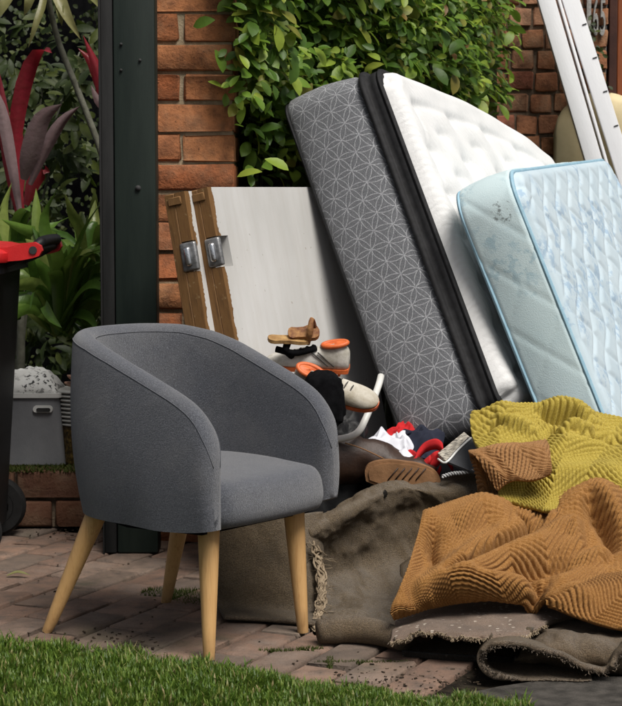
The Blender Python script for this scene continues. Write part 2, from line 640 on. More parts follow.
def flower_of_circles():
    """charcoal heather ticking printed with pale overlapping circles"""
    t = NT('circle_print_ticking')
    x, y, z = t.sep()
    s, rw = .056, .0010
    u = t.math('ADD', y, t.math('MULTIPLY', t.noise(9, 2, .5), .016))
    v = t.math('ADD', z, x)
    tot = None
    for ox, oz in ((0, 0), (s / 2, s * .8660254)):
        lu = t.math('SUBTRACT', t.math('MODULO', t.math('ADD', u, 50 * s + s / 2 + ox), s), s / 2)
        H2 = s * 1.7320508
        lv = t.math('SUBTRACT', t.math('MODULO', t.math('ADD', v, 50 * H2 + H2 / 2 + oz), H2), H2 / 2)
        for cx, cz in ((0, 0), (s, 0), (-s, 0), (0, H2), (0, -H2)):
            du, dv = t.math('SUBTRACT', lu, cx), t.math('SUBTRACT', lv, cz)
            d = t.math('SQRT', t.math('ADD', t.math('MULTIPLY', du, du), t.math('MULTIPLY', dv, dv)))
            k = t.math('LESS_THAN', t.math('ABSOLUTE', t.math('SUBTRACT', d, s)), rw)
            tot = k if tot is None else t.math('MAXIMUM', tot, k)
    n = t.noise(480, 3, .7)
    base = t.ramp(n, [(.32, (.060, .063, .070)), (.52, (.135, .140, .152)), (.74, (.29, .30, .32))])
    brk = t.ramp(t.noise(260, 3, .6), [(.34, (.1, .1, .1)), (.62, (1, 1, 1))])
    col = t.mix(t.math('MULTIPLY', t.math('MULTIPLY', tot, brk), .75), base, (.58, .59, .62))
    st = t.math('LESS_THAN', t.math('ABSOLUTE', t.math('SUBTRACT', y, .115)), .0016)
    h = t.math('ADD', t.math('MULTIPLY', tot, .5), t.math('SUBTRACT', n, t.math('MULTIPLY', st, 3.0)))
    return t.done(col, .85, t.bump(h, .0016), .2, sheen=.2)


MT['ticking'] = flower_of_circles()
MT['blacktape'] = simple('black_webbing', (.006, .006, .007), (.016, .016, .018), 60, .7, 500, .001, .3)


def white_knit():
    t = NT('white_quilted_knit')
    n = t.noise(5, 5, .6)
    col = t.ramp(n, [(.35, (.62, .62, .615)), (.65, (.68, .68, .68))])
    col = t.mix(t.math('MULTIPLY', t.ramp(t.noise(16, 4, .6), [(.55, (0, 0, 0)), (.75, (1, 1, 1))]), .25), col, (.60, .60, .60))
    wv = t.n('ShaderNodeTexWave', wave_type='BANDS', bands_direction='DIAGONAL')
    wv.inputs['Scale'].default_value = 26
    wv.inputs['Distortion'].default_value = 5
    wv.inputs['Detail'].default_value = 2
    t.put(wv.inputs[0], t.tc.outputs['Object'])
    h = t.math('ADD', wv.outputs['Fac'], t.noise(260, 3, .6))
    return t.done(col, .9, t.bump(h, .0016, .5), .15, sheen=.1)


MT['whiteknit'] = white_knit()


def blue_cloth(name, c1, c2, print_c, amt):
    t = NT(name)
    n = t.noise(4, 4, .6)
    col = t.ramp(n, [(.35, c1), (.65, c2)])
    pr = t.math('MULTIPLY', t.ramp(t.noise(30, 5, .7), [(.50, (0, 0, 0)), (.56, (1, 1, 1))]), t.ramp(t.noise(6, 3, .5), [(.48, (0, 0, 0)), (.56, (1, 1, 1))]))
    col = t.mix(t.math('MULTIPLY', pr, amt), col, print_c)
    # an old stain near the top corner
    x, y, z = t.sep()
    d = t.math('SQRT', t.math('ADD', t.math('POWER', t.math('SUBTRACT', y, .055), 2.0), t.math('POWER', t.math('SUBTRACT', z, .715), 2.0)))
    st = t.math('MULTIPLY', t.math('LESS_THAN', d, .034), t.ramp(t.noise(60, 4, .6), [(.54, (0, 0, 0)), (.64, (.8, .8, .8))]))
    st = t.math('MULTIPLY', st, t.math('LESS_THAN', x, .02))
    col = t.mix(t.math('MULTIPLY', st, .85), col, (.04, .035, .03))
    return t.done(col, .75, t.bump(t.noise(300, 3, .6), .0008), .25, sheen=.15)


MT['blueside'] = blue_cloth('pale_blue_damask_side', (.47, .59, .62), (.53, .64, .66), (.27, .41, .48), .6)
MT['bluetop'] = blue_cloth('pale_blue_damask_top', (.43, .53, .59), (.49, .58, .63), (.24, .36, .49), .7)
MT['bluepipe'] = simple('blue_piping', (.22, .38, .48), (.30, .46, .55), 30, .6, 300, .0008)
MT['whitepaint'] = simple('white_board_paint', (.66, .67, .69), (.74, .75, .77), 4, .5, 60, .0008, .35, stretch=(2, 2, .5))
MT['slot'] = simple('dark_slot', (.02, .02, .02), (.04, .04, .04), 20, .8, 50, 0)
MT['cream'] = simple('cream_canvas', (.46, .38, .22), (.58, .49, .30), 6, .85, 300, .001)
MT['rust'] = wood_mat('red_brown_timber', (.17, .045, .014), (.25, .07, .022), (.20, .055, .018), (30, 30, 2), .5)
MT['darkframe'] = simple('dark_brown_frame', (.035, .012, .008), (.06, .022, .014), 10, .6, 80, .001)
MT['number'] = simple('grey_iron', (.20, .195, .18), (.38, .37, .35), 60, .55, 120, .001, .5, .3)
MT['blackbag'] = simple('black_plastic', (.006, .006, .007), (.012, .012, .013), 10, .6, 30, .002, .35)
MT['blackcloth'] = simple('black_cloth', (.003, .003, .0035), (.007, .007, .008), 40, .95, 300, .001, .05)
MT['matblack'] = simple('black_rubber_mat', (.012, .012, .013), (.035, .035, .036), 50, .75, 200, .002)
MT['shoewhite'] = simple('scuffed_white_leather', (.34, .32, .27), (.58, .56, .52), 22, .6, 140, .001, lo=.38, hi=.58)
MT['shoetan'] = simple('mud_stained_white', (.30, .265, .20), (.50, .47, .41), 24, .65, 140, .001)
MT['shoeorange'] = simple('orange_rubber', (.52, .10, .022), (.68, .16, .045), 20, .5, 120, .001, .4)
MT['lace_d'] = simple('dark_lace', (.03, .03, .03), (.10, .09, .08), 60, .9, 200, .0005)
MT['cork'] = simple('cork', (.22, .12, .045), (.40, .25, .10), 50, .85, 120, .002)
MT['corkred'] = simple('worn_red_brown_leather', (.10, .03, .015), (.33, .17, .06), 45, .7, 120, .002)
MT['brownleather'] = simple('dark_brown_leather', (.018, .009, .006), (.042, .021, .013), 14, .5, 120, .001, .4)
MT['tansole'] = simple('tan_crepe_sole', (.15, .075, .032), (.25, .13, .06), 16, .7, 110, .0015)
MT['whitecloth'] = simple('white_cotton', (.50, .51, .56), (.62, .63, .68), 10, .9, 300, .0008, .2)
MT['redcloth'] = simple('red_cotton', (.36, .012, .016), (.50, .022, .024), 10, .9, 300, .0008, .2)
MT['navycloth'] = simple('navy_cotton', (.010, .012, .022), (.022, .025, .042), 10, .9, 300, .0008, .2)
MT['whitetube'] = simple('white_tube_paint', (.50, .50, .47), (.62, .62, .60), 20, .4, 100, .0005, .4)
MT['folder'] = simple('charcoal_vinyl', (.030, .031, .035), (.050, .052, .058), 14, .55, 200, .0008, .4)
MT['chain'] = simple('grey_cord', (.30, .30, .30), (.5, .5, .5), 60, .8, 200, .0008)


def paper_mat():
    t = NT('printed_paper')
    n = t.noise(60, 4, .6, stretch=(1, 3, 3))
    return t.done(t.ramp(n, [(.40, (.07, .065, .06)), (.50, (.34, .31, .26)), (.60, (.48, .45, .38))]), .7, None, .3)


MT['paper'] = paper_mat()
# ================================================================== SETTING
# ground: one sheet out to the horizon
gv = [(-80, -80, -.035), (80, -80, -.035), (80, 120, -.035), (-80, 120, -.035)]
tag(part('ground', gv, [[0, 1, 2, 3]], MT['soil'], base=(0, 0, -.035)), kind='structure')

# brick paving, every brick a piece of its own
PA = R(-25)
pu = np.array([math.cos(PA), math.sin(PA)])
pv = np.array([-math.sin(PA), math.cos(PA)])
pave = part('pavement', [(-2.2, 3.2, -.014), (2.2, 3.2, -.014), (2.2, 8.3, -.014), (-2.2, 8.3, -.014)], [[0, 1, 2, 3]], MT['sand'], base=(0, 5, -.014))
tag(pave, kind='structure')
paver_meshes = []
for k in range(5):
    V, F = boxv(0, 0, 0, .1055, .2205, .05, .006, 2, .0022, seed=k)
    paver_meshes.append(mk_mesh('paver', V, F, MT['paver'], True, 50))


def grass_edge(X):
    xs = [-1.4, -.65, -.4, -.22, -.1, .03, .2, .35, .5]
    ys = [4.36, 4.30, 4.24, 4.10, 4.02, 3.93, 3.84, 3.78, 3.72]
    return np.interp(X, xs, ys)


pw, pl = .1165, .2325
for i in range(-30, 60):
    for j in range(-10, 40):
        uu = i * pw
        vv = (j + (.5 if i % 2 else 0)) * pl
        c = np.array([0, 3.5]) + pu * uu + pv * vv
        if c[1] < grass_edge(c[0]) - .12 or c[1] > 5.86 or c[0] < -1.12 or c[0] > .62:
            continue
        x, y = proj((c[0], c[1], 0))
        if x < -45 or x > 470 or (x > 250 and y < 560):
            continue
        o = link_mesh('paver', random.choice(paver_meshes), (c[0], c[1] - 5, -.011 + random.uniform(-.003, .003)),
                      (random.uniform(-.012, .012), random.uniform(-.014, .014), PA + random.uniform(-.012, .012)), pave)

# gutter strip at the lower right
gx = [(.18, 3.3), (1.6, 3.3), (1.6, 4.02), (.55, 4.03), (.40, 3.95), (.25, 3.84)]
V, F = prism(gx, -.03, -.001, ((0, 0, 0), (1, 0, 0), (0, 1, 0), (0, 0, 1)))
tag(part('gutter_path', V, F, MT['asphalt'], smooth=False), kind='structure')


# lawn
def blades(n, xr, yfun, hmin, hmax, z0, seed, wid=.0022, lean=.5):
    rg = np.random.default_rng(seed)
    X = rg.uniform(*xr, n)
    Y0, Y1 = yfun(X)
    Y = Y0 + (Y1 - Y0) * rg.uniform(0, 1, n)
    la = Lat(seed + 1)
    clump = la(X * 14, Y * 14) * .5 + la(X * 40, Y * 40) * .5
    keep = (clump + .45 * la(X * 3.3 + 7, Y * 5 + 2) > -.48 + .3 * rg.uniform(-1, 1, n)) & (Y1 > Y0)
    X, Y, clump = X[keep], Y[keep], clump[keep]
    n = len(X)
    h = rg.uniform(hmin, hmax, n) * (1 + .45 * clump)
    a = rg.uniform(0, 2 * np.pi, n)
    ln = rg.uniform(.1, 1, n) * lean * h
    wv = wid * rg.uniform(.6, 1.4, n)
    dx, dy = np.cos(a), np.sin(a)
    sx, sy = -dy * wv, dx * wv
    z = z0(X, Y)
    V = np.zeros((n, 5, 3))
    V[:, 0] = np.stack([X - sx, Y - sy, z], -1)
    V[:, 1] = np.stack([X + sx, Y + sy, z], -1)
    V[:, 2] = np.stack([X + sx * .8 + dx * ln * .35, Y + sy * .8 + dy * ln * .35, z + h * .6], -1)
    V[:, 3] = np.stack([X - sx * .8 + dx * ln * .35, Y - sy * .8 + dy * ln * .35, z + h * .6], -1)
    V[:, 4] = np.stack([X + dx * ln, Y + dy * ln, z + h * (1 - .25 * rg.uniform(0, 1, n))], -1)
    b = np.arange(n)[:, None] * 5
    q = (b + np.array([[0, 1, 2, 3]])).tolist()
    t3 = (b + np.array([[3, 2, 4]])).tolist()
    return V.reshape(-1, 3), q + t3


_le = Lat(3)


def gedge(X):
    return grass_edge(X) + .045 * _le(X * 8, X * 0) + .035 * _le(X * 29, X * 0 + 5)


def lawn_z(X, Y):
    d = np.clip((gedge(X) - Y) / .10, 0, 1)
    return -.012 + .022 * d + .012 * d * _le(X * 6, Y * 6)


nx, ny = 90, 40
gxs = np.linspace(-1.5, .5, nx)
S = np.zeros((ny, nx, 3))
for j in range(ny):
    t_ = j / (ny - 1)
    S[j, :, 0] = gxs
    S[j, :, 1] = 3.3 + (gedge(gxs) - 3.3) * t_
    S[j, :, 2] = lawn_z(gxs, S[j, :, 1]) - .004
tag(part('lawn_soil', S.reshape(-1, 3), gfaces(ny, nx), MT['lawnsoil']), kind='structure')
V1 = blades(36000, (-1.05, .42), lambda X: (np.full_like(X, 3.62), gedge(X) + .012), .014, .036, lawn_z, 11)
V2 = blades(2600, (-1.05, .45), lambda X: (gedge(X) - .05, gedge(X) + .06), .012, .034, lawn_z, 12, lean=1.1)
tag(part('grass', *joinm(V1, V2), MT['grass'], smooth=False, base=(0, 4, 0)), 'short green lawn grass along the front of the paving', 'grass', kind='stuff')

# moss and weeds in the joints and under the chair
mv = []
for (mx, my, rx, ry, n, hh) in ((205, 597, .11, .10, 1500, .011), (235, 606, .06, .05, 450, .010), (160, 592, .05, .05, 300, .009), (310, 648, .03, .010, 110, .007), (345, 662, .07, .006, 200, .007), (390, 662, .05, .006, 120, .007), (330, 662, .008, .05, 140, .007), (280, 650, .05, .007, 110, .007), (120, 530, .12, .07, 500, .008), (230, 577, .06, .03, 200, .014)):
    c = G(mx, my)
    rg = np.random.default_rng(int(mx))
    a, rr = rg.uniform(0, 6.283, n), np.sqrt(rg.uniform(0, 1, n))
    X, Y = c[0] + rx * rr * np.cos(a), c[1] + ry * rr * np.sin(a)
    v, f = blades(n, (0, 1), lambda q: (Y[:len(q)], Y[:len(q)]), hh * .5, hh, lambda x, y: x * 0 - .003, 5)
    # scatter over the ellipse
    h = rg.uniform(hh * .4, hh, n); aa = rg.uniform(0, 6.283, n); wd = .0022
    W = np.zeros((n, 3, 3))
    W[:, 0] = np.stack([X - np.sin(aa) * wd, Y + np.cos(aa) * wd, np.full(n, -.006)], -1)
    W[:, 1] = np.stack([X + np.sin(aa) * wd, Y - np.cos(aa) * wd, np.full(n, -.006)], -1)
    W[:, 2] = np.stack([X + np.cos(aa) * h * .9, Y + np.sin(aa) * h * .9, h], -1)
    mv.append((W.reshape(-1, 3), (np.arange(n)[:, None] * 3 + np.array([[0, 1, 2]])).tolist()))
tag(part('moss', *joinm(*mv), MT['moss'], smooth=False, base=(0, 4.5, 0)), 'low green moss and weeds growing between the paving bricks', 'moss', kind='stuff')

# crumbs of soil, bark and dead leaf on the paving
cv = []
rg = np.random.default_rng(21)
for k in range(620):
    if k < 260: x, y = rg.uniform(20, 150), rg.normal(527, 8)
    elif k < 430: x, y = rg.uniform(330, 480), rg.normal(683, 9)
    elif k < 520: x, y = rg.uniform(20, 160), rg.normal(640, 8)
    else: x, y = rg.uniform(0, 420), rg.uniform(520, 680)
    c = G(x, min(y, 704))
    s = rg.uniform(.0015, .0045)
    V, F = boxv(c[0], c[1], s * .3, s * rg.uniform(.8, 2.4), s, s * .6, 0, rot=Matrix.Rotation(rg.uniform(0, 6), 3, 'Z') @ Matrix.Rotation(rg.uniform(-.4, .4), 3, 'X'), jit=s * .25, seed=k)
    cv.append((V, F))
tag(part('leaf_litter', *joinm(*cv), MT['litter'], smooth=False, base=(0, 4.5, 0)), 'scattered crumbs of bark and soil on the paving', 'litter', kind='stuff')


def leaf_strip(pts, w, fold=.25, n=9, twist=0.0, tipp=1.6, basew=.35, side=None):
    """a long leaf along a 3-D curve: midrib plus two halves"""
    c = curve(pts, n)
    t = np.gradient(c, axis=0); t /= np.linalg.norm(t, axis=1, keepdims=True)
    s0 = np.array(side if side is not None else (1, 0, 0), float)
    V = []
    for i in range(n):
        f = i / (n - 1)
        ww = w * (basew + (1 - basew) * math.sin(min(1, f / .45) * math.pi / 2)) * (1 - max(0, (f - .45) / .55) ** tipp)
        s = s0 - t[i] * (s0 @ t[i]); s /= np.linalg.norm(s) + 1e-9
        nn = np.cross(t[i], s)
        if twist:
            a = twist * f
            s, nn = s * math.cos(a) + nn * math.sin(a), nn * math.cos(a) - s * math.sin(a)
        V += [c[i] - s * ww * .5 + nn * ww * fold * .5, c[i] - s * ww * .25 + nn * ww * fold * .18, c[i], c[i] + s * ww * .25 + nn * ww * fold * .18, c[i] + s * ww * .5 + nn * ww * fold * .5]
    return np.array(V), gfaces(n, 5)


# a fallen yellow leaf on the bricks at far left
c = G(18, 576, .004)
V, F = leaf_strip([c + np.array([-.03, 0, 0]), c + np.array([0, .004, .008]), c + np.array([.035, -.004, .002])], .016, .5, side=(0, 1, .2))
tag(part('fallen_leaf', V, F, MT['yellowleaf']), 'small curled yellow dead leaf lying on the bricks at far left', 'leaf')

# ------------------------------------------------------------------ brick pillar
PY = 5.60
pil = thing('brick_pillar', (-.40, PY + .175, 0), 'dark red brick pillar between the green post and the hedge', 'pillar')
part('mortar', *boxv(-.40, PY + .175, .92, .336, .336, 1.84), MT['mortar'], pil, smooth=False)
COURSE = .0872
bm_cache = {}


def brick_mesh(w, d, h, mat, k, bev=.006, jit=.0022):
    key = (round(w, 3), round(d, 3), round(h, 3), mat, k)
    if key not in bm_cache:
        V, F = boxv(0, 0, 0, w, d, h, bev, 2, jit, seed=hash(key[:3]) % 1000 + k)
        bm_cache[key] = mk_mesh('brick', V, F, MT[mat], True, 55)
    return bm_cache[key]


for r_ in range(21):
    z = .035 + r_ * COURSE
    if r_ % 2:
        xs = [(-.574, -.384), (-.372, -.222)]
    else:
        xs = [(-.574, -.465), (-.453, -.228)]
    for a, b in xs:
        me = brick_mesh(b - a, .11, .0752, 'brick', random.randint(0, 4), .005, .0036)
        link_mesh('brick', me, ((a + b) / 2 + .40 + random.uniform(-.003, .003), -.175 + .053 + random.uniform(-.004, .003), z + random.uniform(-.002, .002)), (random.uniform(-.01, .01), random.uniform(-.008, .008), random.uniform(-.012, .012)), pil)
    # side face, seen only past the corner
    for y0 in ((.175, .30) if r_ % 2 else (.22,)):
        me = brick_mesh(.10, .10 if r_ % 2 else .20, .075, 'brick', random.randint(0, 2))
        link_mesh('brick', me, (.125, -.175 + y0, z), None, pil)

# ------------------------------------------------------------------ dark green steel post
post = thing('steel_post', (-.515, 5.45, 0), 'tall dark green painted steel post beside the brick pillar', 'post')
part('shaft', *boxv(-.500, 5.47, .90, .118, .10, 1.8, .006, 2), MT['post'], post, sharp=40)
part('flange', *boxv(-.578, 5.455, .90, .034, .07, 1.8, .004, 2), MT['post2'], post, sharp=40)
part('lip', *boxv(-.597, 5.43, .90, .005, .05, 1.8, .001, 1), MT['post2'], post, sharp=40)
for (x, y) in ((138, 188), (140, 60), (121, 44), (121, 70)):
    c = P(x, y, 5.415)
    V, F = tube([c + np.array([0, -.001, 0]), c + np.array([0, .012, 0])], .008 if x == 138 else .004, 10)
    part('bolt', V, F, MT['slot'], post)

# ------------------------------------------------------------------ garden wall behind the climbing fig
W0, W1 = np.array([-.30, 5.93]), np.array([.80, 8.24])
WD = (W1 - W0) / np.linalg.norm(W1 - W0)
WN = np.array([WD[1], -WD[0]])
WL = np.linalg.norm(W1 - W0)
gw = [W0, W1, W1 - WN * .22, W0 - WN * .22 + WD * .1]
V, F = prism([tuple(p) for p in gw], 0, 2.0, ((0, 0, 0), (1, 0, 0), (0, 1, 0), (0, 0, 1)))
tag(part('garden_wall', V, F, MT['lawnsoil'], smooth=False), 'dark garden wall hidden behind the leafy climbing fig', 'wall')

# ------------------------------------------------------------------ far brick wall, right
BY = 8.26
fw = thing('brick_wall', (1.0, BY + .1, 0), 'weathered orange brick wall behind the white planks', 'wall')
part('mortar', *boxv(.985, BY + .11, 1.15, .575, .196, 2.3), MT['mortar_dark'], fw, smooth=False)
for r_ in range(8, 25):
    z = .045 + r_ * .0915
    x = .70 + random.uniform(0, .06)
    while x < 1.262:
        wd = random.choice((.078, .085, .095, .112, .19 if random.random() < .3 else .09))
        if x + wd > 1.235:
            wd = 1.275 - x
        if x + wd > .72:
            me = brick_mesh(wd, .10, .078, 'wallbrick', random.randint(0, 2), .008, .004)
            link_mesh('brick', me, (x + wd / 2 - 1.0, -.1 + .048 + random.uniform(-.008, .006), z + random.uniform(-.004, .004)), (random.uniform(-.02, .02), random.uniform(-.03, .03), random.uniform(-.03, .03)), fw)
        x += wd + .011
V, F = boxv(.985, BY + .11, .35, .575, .20, .70)
part('plinth', V, F, MT['mortar_dark'], fw, smooth=False)

# timber gate at the right edge
gt = thing('timber_gate', (1.5, 8.3, 0), 'red brown timber gate board at the right edge by the brick wall', 'gate')
part('frame', *boxv(1.302, 8.31, 1.2, .034, .08, 2.4, .003), MT['darkframe'], gt, sharp=40)
for k in range(3):
    part('board', *boxv(1.392 + k * .142, 8.30, 1.2, .138, .03, 2.4, .004), MT['rust'], gt, sharp=40)

# house number
num = thing('house_number', P(596, 36, BY), 'grey metal house number high on the brick wall beside the gate', 'house number')
for ch, x0, x1 in (('1', 586.5, 591.5), ('6', 593.0, 599.0), ('5', 600.0, 606.0)):
    cu = bpy.data.curves.new('digit', 'FONT')
    cu.body = ch
    cu.size = 1
    cu.extrude = .03
    cu.bevel_depth = .012
    tmp = bpy.data.objects.new('digit', cu)
    COL.objects.link(tmp)
    dg = bpy.context.evaluated_depsgraph_get()
    me = bpy.data.meshes.new_from_object(tmp.evaluated_get(dg))
    bpy.data.objects.remove(tmp)
    vs = np.array([v.co[:] for v in me.vertices])
    lo, hi = vs.min(0), vs.max(0)
    a, b = P(x0, 36, BY - .03), P(x1, -3, BY - .03)
    sc = ((b[0] - a[0]) / (hi[0] - lo[0]), (b[2] - a[2]) / (hi[1] - lo[1]))
    V = np.stack([a[0] + (vs[:, 0] - lo[0]) * sc[0], BY - .018 - vs[:, 2] * .25, a[2] + (vs[:, 1] - lo[1]) * sc[1]], -1)
    fc = [list(p.vertices) for p in me.polygons]
    part('digit', V, fc, MT['number'], num, sharp=40)
    # two pins hold each digit off the wall
    for zz in (.25, .75):
        c = np.array([(a[0] + b[0]) / 2, BY - .02, a[2] + (b[2] - a[2]) * zz])
        part('pin', *tube([c, c + np.array([0, .05, 0])], .004, 6), MT['darkmetal'], num)


# ------------------------------------------------------------------ leaves
def leaf_mesh_data(L=.05, Wd=.028, fold=.25, curl=.15):
    prof = [(0, .10), (.18, .55), (.42, .95), (.66, 1.0), (.86, .68), (1, .04)]
    V = []
    for f, ww in prof:
        z = -curl * L * f * f
        V += [(-ww * Wd / 2, f * L, z + fold * ww * Wd / 2), (0, f * L, z), (ww * Wd / 2, f * L, z + fold * ww * Wd / 2)]
    return np.array(V), gfaces(len(prof), 3)


def orient(nrm, tip, roll=0):
    """rotation whose z is the leaf's face normal and y its tip"""
    z = Vector(nrm).normalized()
    y = Vector(tip)
    y = (y - z * y.dot(z))
    if y.length < 1e-6:
        y = Vector((0, 0, -1)).cross(z)
    y.normalize()
    x = y.cross(z)
    return Matrix((x, y, z)).transposed()


# mattress frames (needed so that leaves keep out of them)
def rotm(a, b, c):
    return np.array(Matrix.Rotation(a, 3, 'Z') @ Matrix.Rotation(b, 3, 'Y') @ Matrix.Rotation(c, 3, 'X'))


G_ROT = (R(64.9), R(8.9), R(-24.9))
MS = .885
G_ORG = _cp + MS * (np.array([.622, 5.899, .354]) - _cp)
G_DIM = (1.82 * MS, .33, 1.237 * MS)
B_ROT = (R(71.77), R(-2.06), R(-22.19))
B_ORG = _cp + MS * (np.array([.949, 5.85, .252]) - _cp)
B_DIM = (1.871 * MS, .172, .931 * MS)


def inside(p, org, rot, dim, m=.01):
    q = rotm(*rot).T @ (np.asarray(p) - org)
    return -m < q[0] < dim[0] + m and -m < q[1] < dim[1] + m and -m < q[2] < dim[2] + m


fig = thing('climbing_fig', (W0[0] + .1, W0[1] + .05, 0), 'dense bright green leafy climber hanging over the garden wall behind the mattresses', 'climber')
leaf_src = [leaf_mesh_data(.052 * s, .028 * s, fo, cu) for s, fo, cu in ((1, .25, .25), (.85, .4, .1), (1.15, .2, .4))]
leaf_me = [mk_mesh('leaf', V, F, MT['hedge']) for V, F in leaf_src]
lat = Lat(31)
lat2 = Lat(32)
cand = []
rr = random.Random(5)
tries = 0
while len(cand) < 10500 and tries < 14000:
    tries += 1
    s = rr.uniform(-.12, 1.0) * WL if rr.random() < .8 else rr.uniform(-.12, .35) * WL
    z = rr.uniform(.80, 2.25)
    fr = s / WL
    lump_ = lat(s * 3.1, z * 3.1)
    out = .06 + .11 * (1 + lump_) + .05 * lat2(s * 8, z * 8)
    out += .12 * min(1, max(0, (z - 1.2) / .45))          # the crown swells out over the mattress
    low = 1.08 + .09 * lat(s * 5, 7)
    dens = min(1, max(.10, (z - low) / .35))
    if rr.random() > dens or (lump_ < -.45 and rr.random() < .6):
        continue
    # ragged right end: sprigs reach out in front of the brick wall
    if fr > .80 + .12 * lat(z * 4, 3) + .05 * lat2(z * 11, 9):
        continue
    depth = rr.random() ** 1.5
    o_ = out * (1 - depth * .8)
    p0 = np.array([W0[0] + WD[0] * s + WN[0] * o_, W0[1] + WD[1] * s + WN[1] * o_, z])
    sd = Vector((WN[0] + rr.gauss(0, .5), WN[1] + rr.gauss(0, .5), rr.gauss(.0, .6))).normalized()
    nl_ = rr.randint(4, 8)
    for q_ in range(nl_):
        p = p0 + np.array(sd) * (q_ / nl_ * .11) + np.array([rr.gauss(0, .008) for _ in range(3)])
        qg = rotm(*G_ROT).T @ (p - G_ORG)
        if qg[0] > -.16 and qg[2] < G_DIM[2] + .045 and qg[1] < G_DIM[1] + .03:
            continue
        if inside(p, B_ORG, B_ROT, B_DIM, .04):
            continue
        if -.60 < p[0] < -.20 and 5.55 < p[1] < 5.98:
            continue
        if p[1] < 5.85 and p[0] < -.26 - .12 * max(0, z - 1.5):
            continue
        if p[0] > .80 or p[1] > 7.9:
            continue
        ang = q_ * 2.4 + rr.uniform(-.4, .4)
        side = Vector((math.cos(ang), math.sin(ang) * .6, math.sin(ang) * .5))
        tip = sd * .7 + side + Vector((0, 0, -.25))
        nrm = Vector((WN[0] * .5 + rr.gauss(0, .35), WN[1] * .5 - .25 + rr.gauss(0, .35), .75 + rr.gauss(0, .35)))
        x, y = proj(p)
        vis = -20 < x < 640 and -15 < y < 210
        cand.append((depth + .1 * rr.random() if vis else 9, p, orient(nrm, tip), rr.randrange(3), rr.uniform(.5, 1.4) * (.75 + .35 * q_ / nl_)))
# sprigs that spill forward over the pillar's corner
for k in range(420):
    z = rr.uniform(1.28, 1.95)
    xx = -.20 + rr.gauss(.02, .035) - max(0, z - 1.58) * .35 * rr.random()
    p = np.array([xx, 5.545 + rr.gauss(0, .03) + .3 * max(0, xx + .16), z])
    if p[1] > 5.58 and p[0] < -.205:
        p[1] = 5.56
    qg = rotm(*G_ROT).T @ (p - G_ORG)
    if (qg[0] > -.10 and qg[2] < G_DIM[2] + .045 and qg[1] < G_DIM[1] + .03) or rr.random() > .35 + .6 * (z - 1.28):
        continue
    m = orient((rr.gauss(.2, .4), -.6 + rr.gauss(0, .3), .7 + rr.gauss(0, .3)), (rr.gauss(0, .7), -.3, rr.gauss(-.5, .5)))
    cand.append((rr.random() * .8, p, m, rr.randrange(3), rr.uniform(.7, 1.2)))
cand.sort(key=lambda c: c[0])
base = np.array(wpos(fig))
for d, p, m, k, sc in cand[:280]:
    link_mesh('leaf', leaf_me[k], Vector(p - base), None, fig, (sc, sc, sc), q=m.to_quaternion())
mv = []
for d, p, m, k, sc in cand[280:]:
    V, F = leaf_src[k]
    mv.append((V * sc @ np.array(m).T + p, F))
tag(part('foliage', *joinm(*mv), MT['hedge'], fig), kind='stuff')
for k in range(16):
    s0 = rr.uniform(0, .9) * WL
    pts = []
    for z in np.linspace(.02, 2.0, 7):
        q = W0 + WD * (s0 + .10 * lat(z * 2, k)) + WN * (.03 + .02 * lat2(z * 3, k))
        pts.append((q[0], q[1], z))
    part('stem', *tube(curve(pts, 14), np.linspace(.009, .003, 14), 6), MT['stem'], fig)

# small creeper on the far brick wall beside the number
cr = thing('wall_creeper', (1.21, BY - .02, .70), 'small straggly creeper on the brick wall below the house number', 'creeper')
cl = leaf_mesh_data(.026, .017, .3, .2)
cm = mk_mesh('leaf', *cl, MT['creeper'])
cm2 = mk_mesh('leaf', *cl, MT['yellowleaf'])
pts = [P(597, 150, BY - .03), P(601, 110, BY - .035), P(596, 80, BY - .03), P(592, 50, BY - .03), P(583, 22, BY - .03)]
pts = curve([[p[0], p[1], p[2]] for p in pts], 16)
part('stem', *tube(pts, .003, 5), MT['stem'], cr)
for k in range(150):
    q = pts[rr.randrange(len(pts))] + np.array([rr.gauss(0, .024), -abs(rr.gauss(0, .02)), rr.gauss(0, .025)])
    m = orient((rr.gauss(0, .5), -1, .5 + rr.gauss(0, .4)), (rr.gauss(0, .6), -.2, rr.gauss(-.4, .5)))
    if k < 20: pass
    link_mesh('leaf', cm2 if rr.random() < .12 else cm, Vector(q - np.array(wpos(cr))), None, cr, (1, 1, 1), q=m.to_quaternion())

# ------------------------------------------------------------------ left garden
# raised bed behind a low brick ledge
V, F = boxv(-1.25, 7.3, .085, 1.55, 2.7, .17)
tag(part('garden_bed', V, F, MT['soil'], smooth=False), kind='structure')
led = thing('brick_ledge', (-.98, 5.90, 0), 'low mossy brick ledge under the grey box and the pot', 'ledge')
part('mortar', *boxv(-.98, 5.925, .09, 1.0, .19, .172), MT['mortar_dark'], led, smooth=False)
for r_ in range(2):
    x = -1.5 + (.12 if r_ else 0)
    while x < -.5:
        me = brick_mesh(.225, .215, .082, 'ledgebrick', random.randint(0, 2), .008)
        link_mesh('brick', me, (x + .1125 + .98, .015 + random.uniform(-.004, .004), .047 + r_ * .092), (0, 0, random.uniform(-.015, .015)), led)
        x += .236
n = 2600
rg = np.random.default_rng(4)
X, Y = rg.uniform(-1.05, -.66, n), rg.uniform(5.80, 6.02, n)
hh = rg.uniform(.004, .014, n); aa = rg.uniform(0, 6.283, n)
W_ = np.zeros((n, 3, 3))
W_[:, 0] = np.stack([X - np.sin(aa) * .003, Y + np.cos(aa) * .003, np.full(n, .178)], -1)
W_[:, 1] = np.stack([X + np.sin(aa) * .003, Y - np.cos(aa) * .003, np.full(n, .178)], -1)
W_[:, 2] = np.stack([X + np.cos(aa) * hh, Y + np.sin(aa) * hh, .178 + hh], -1)
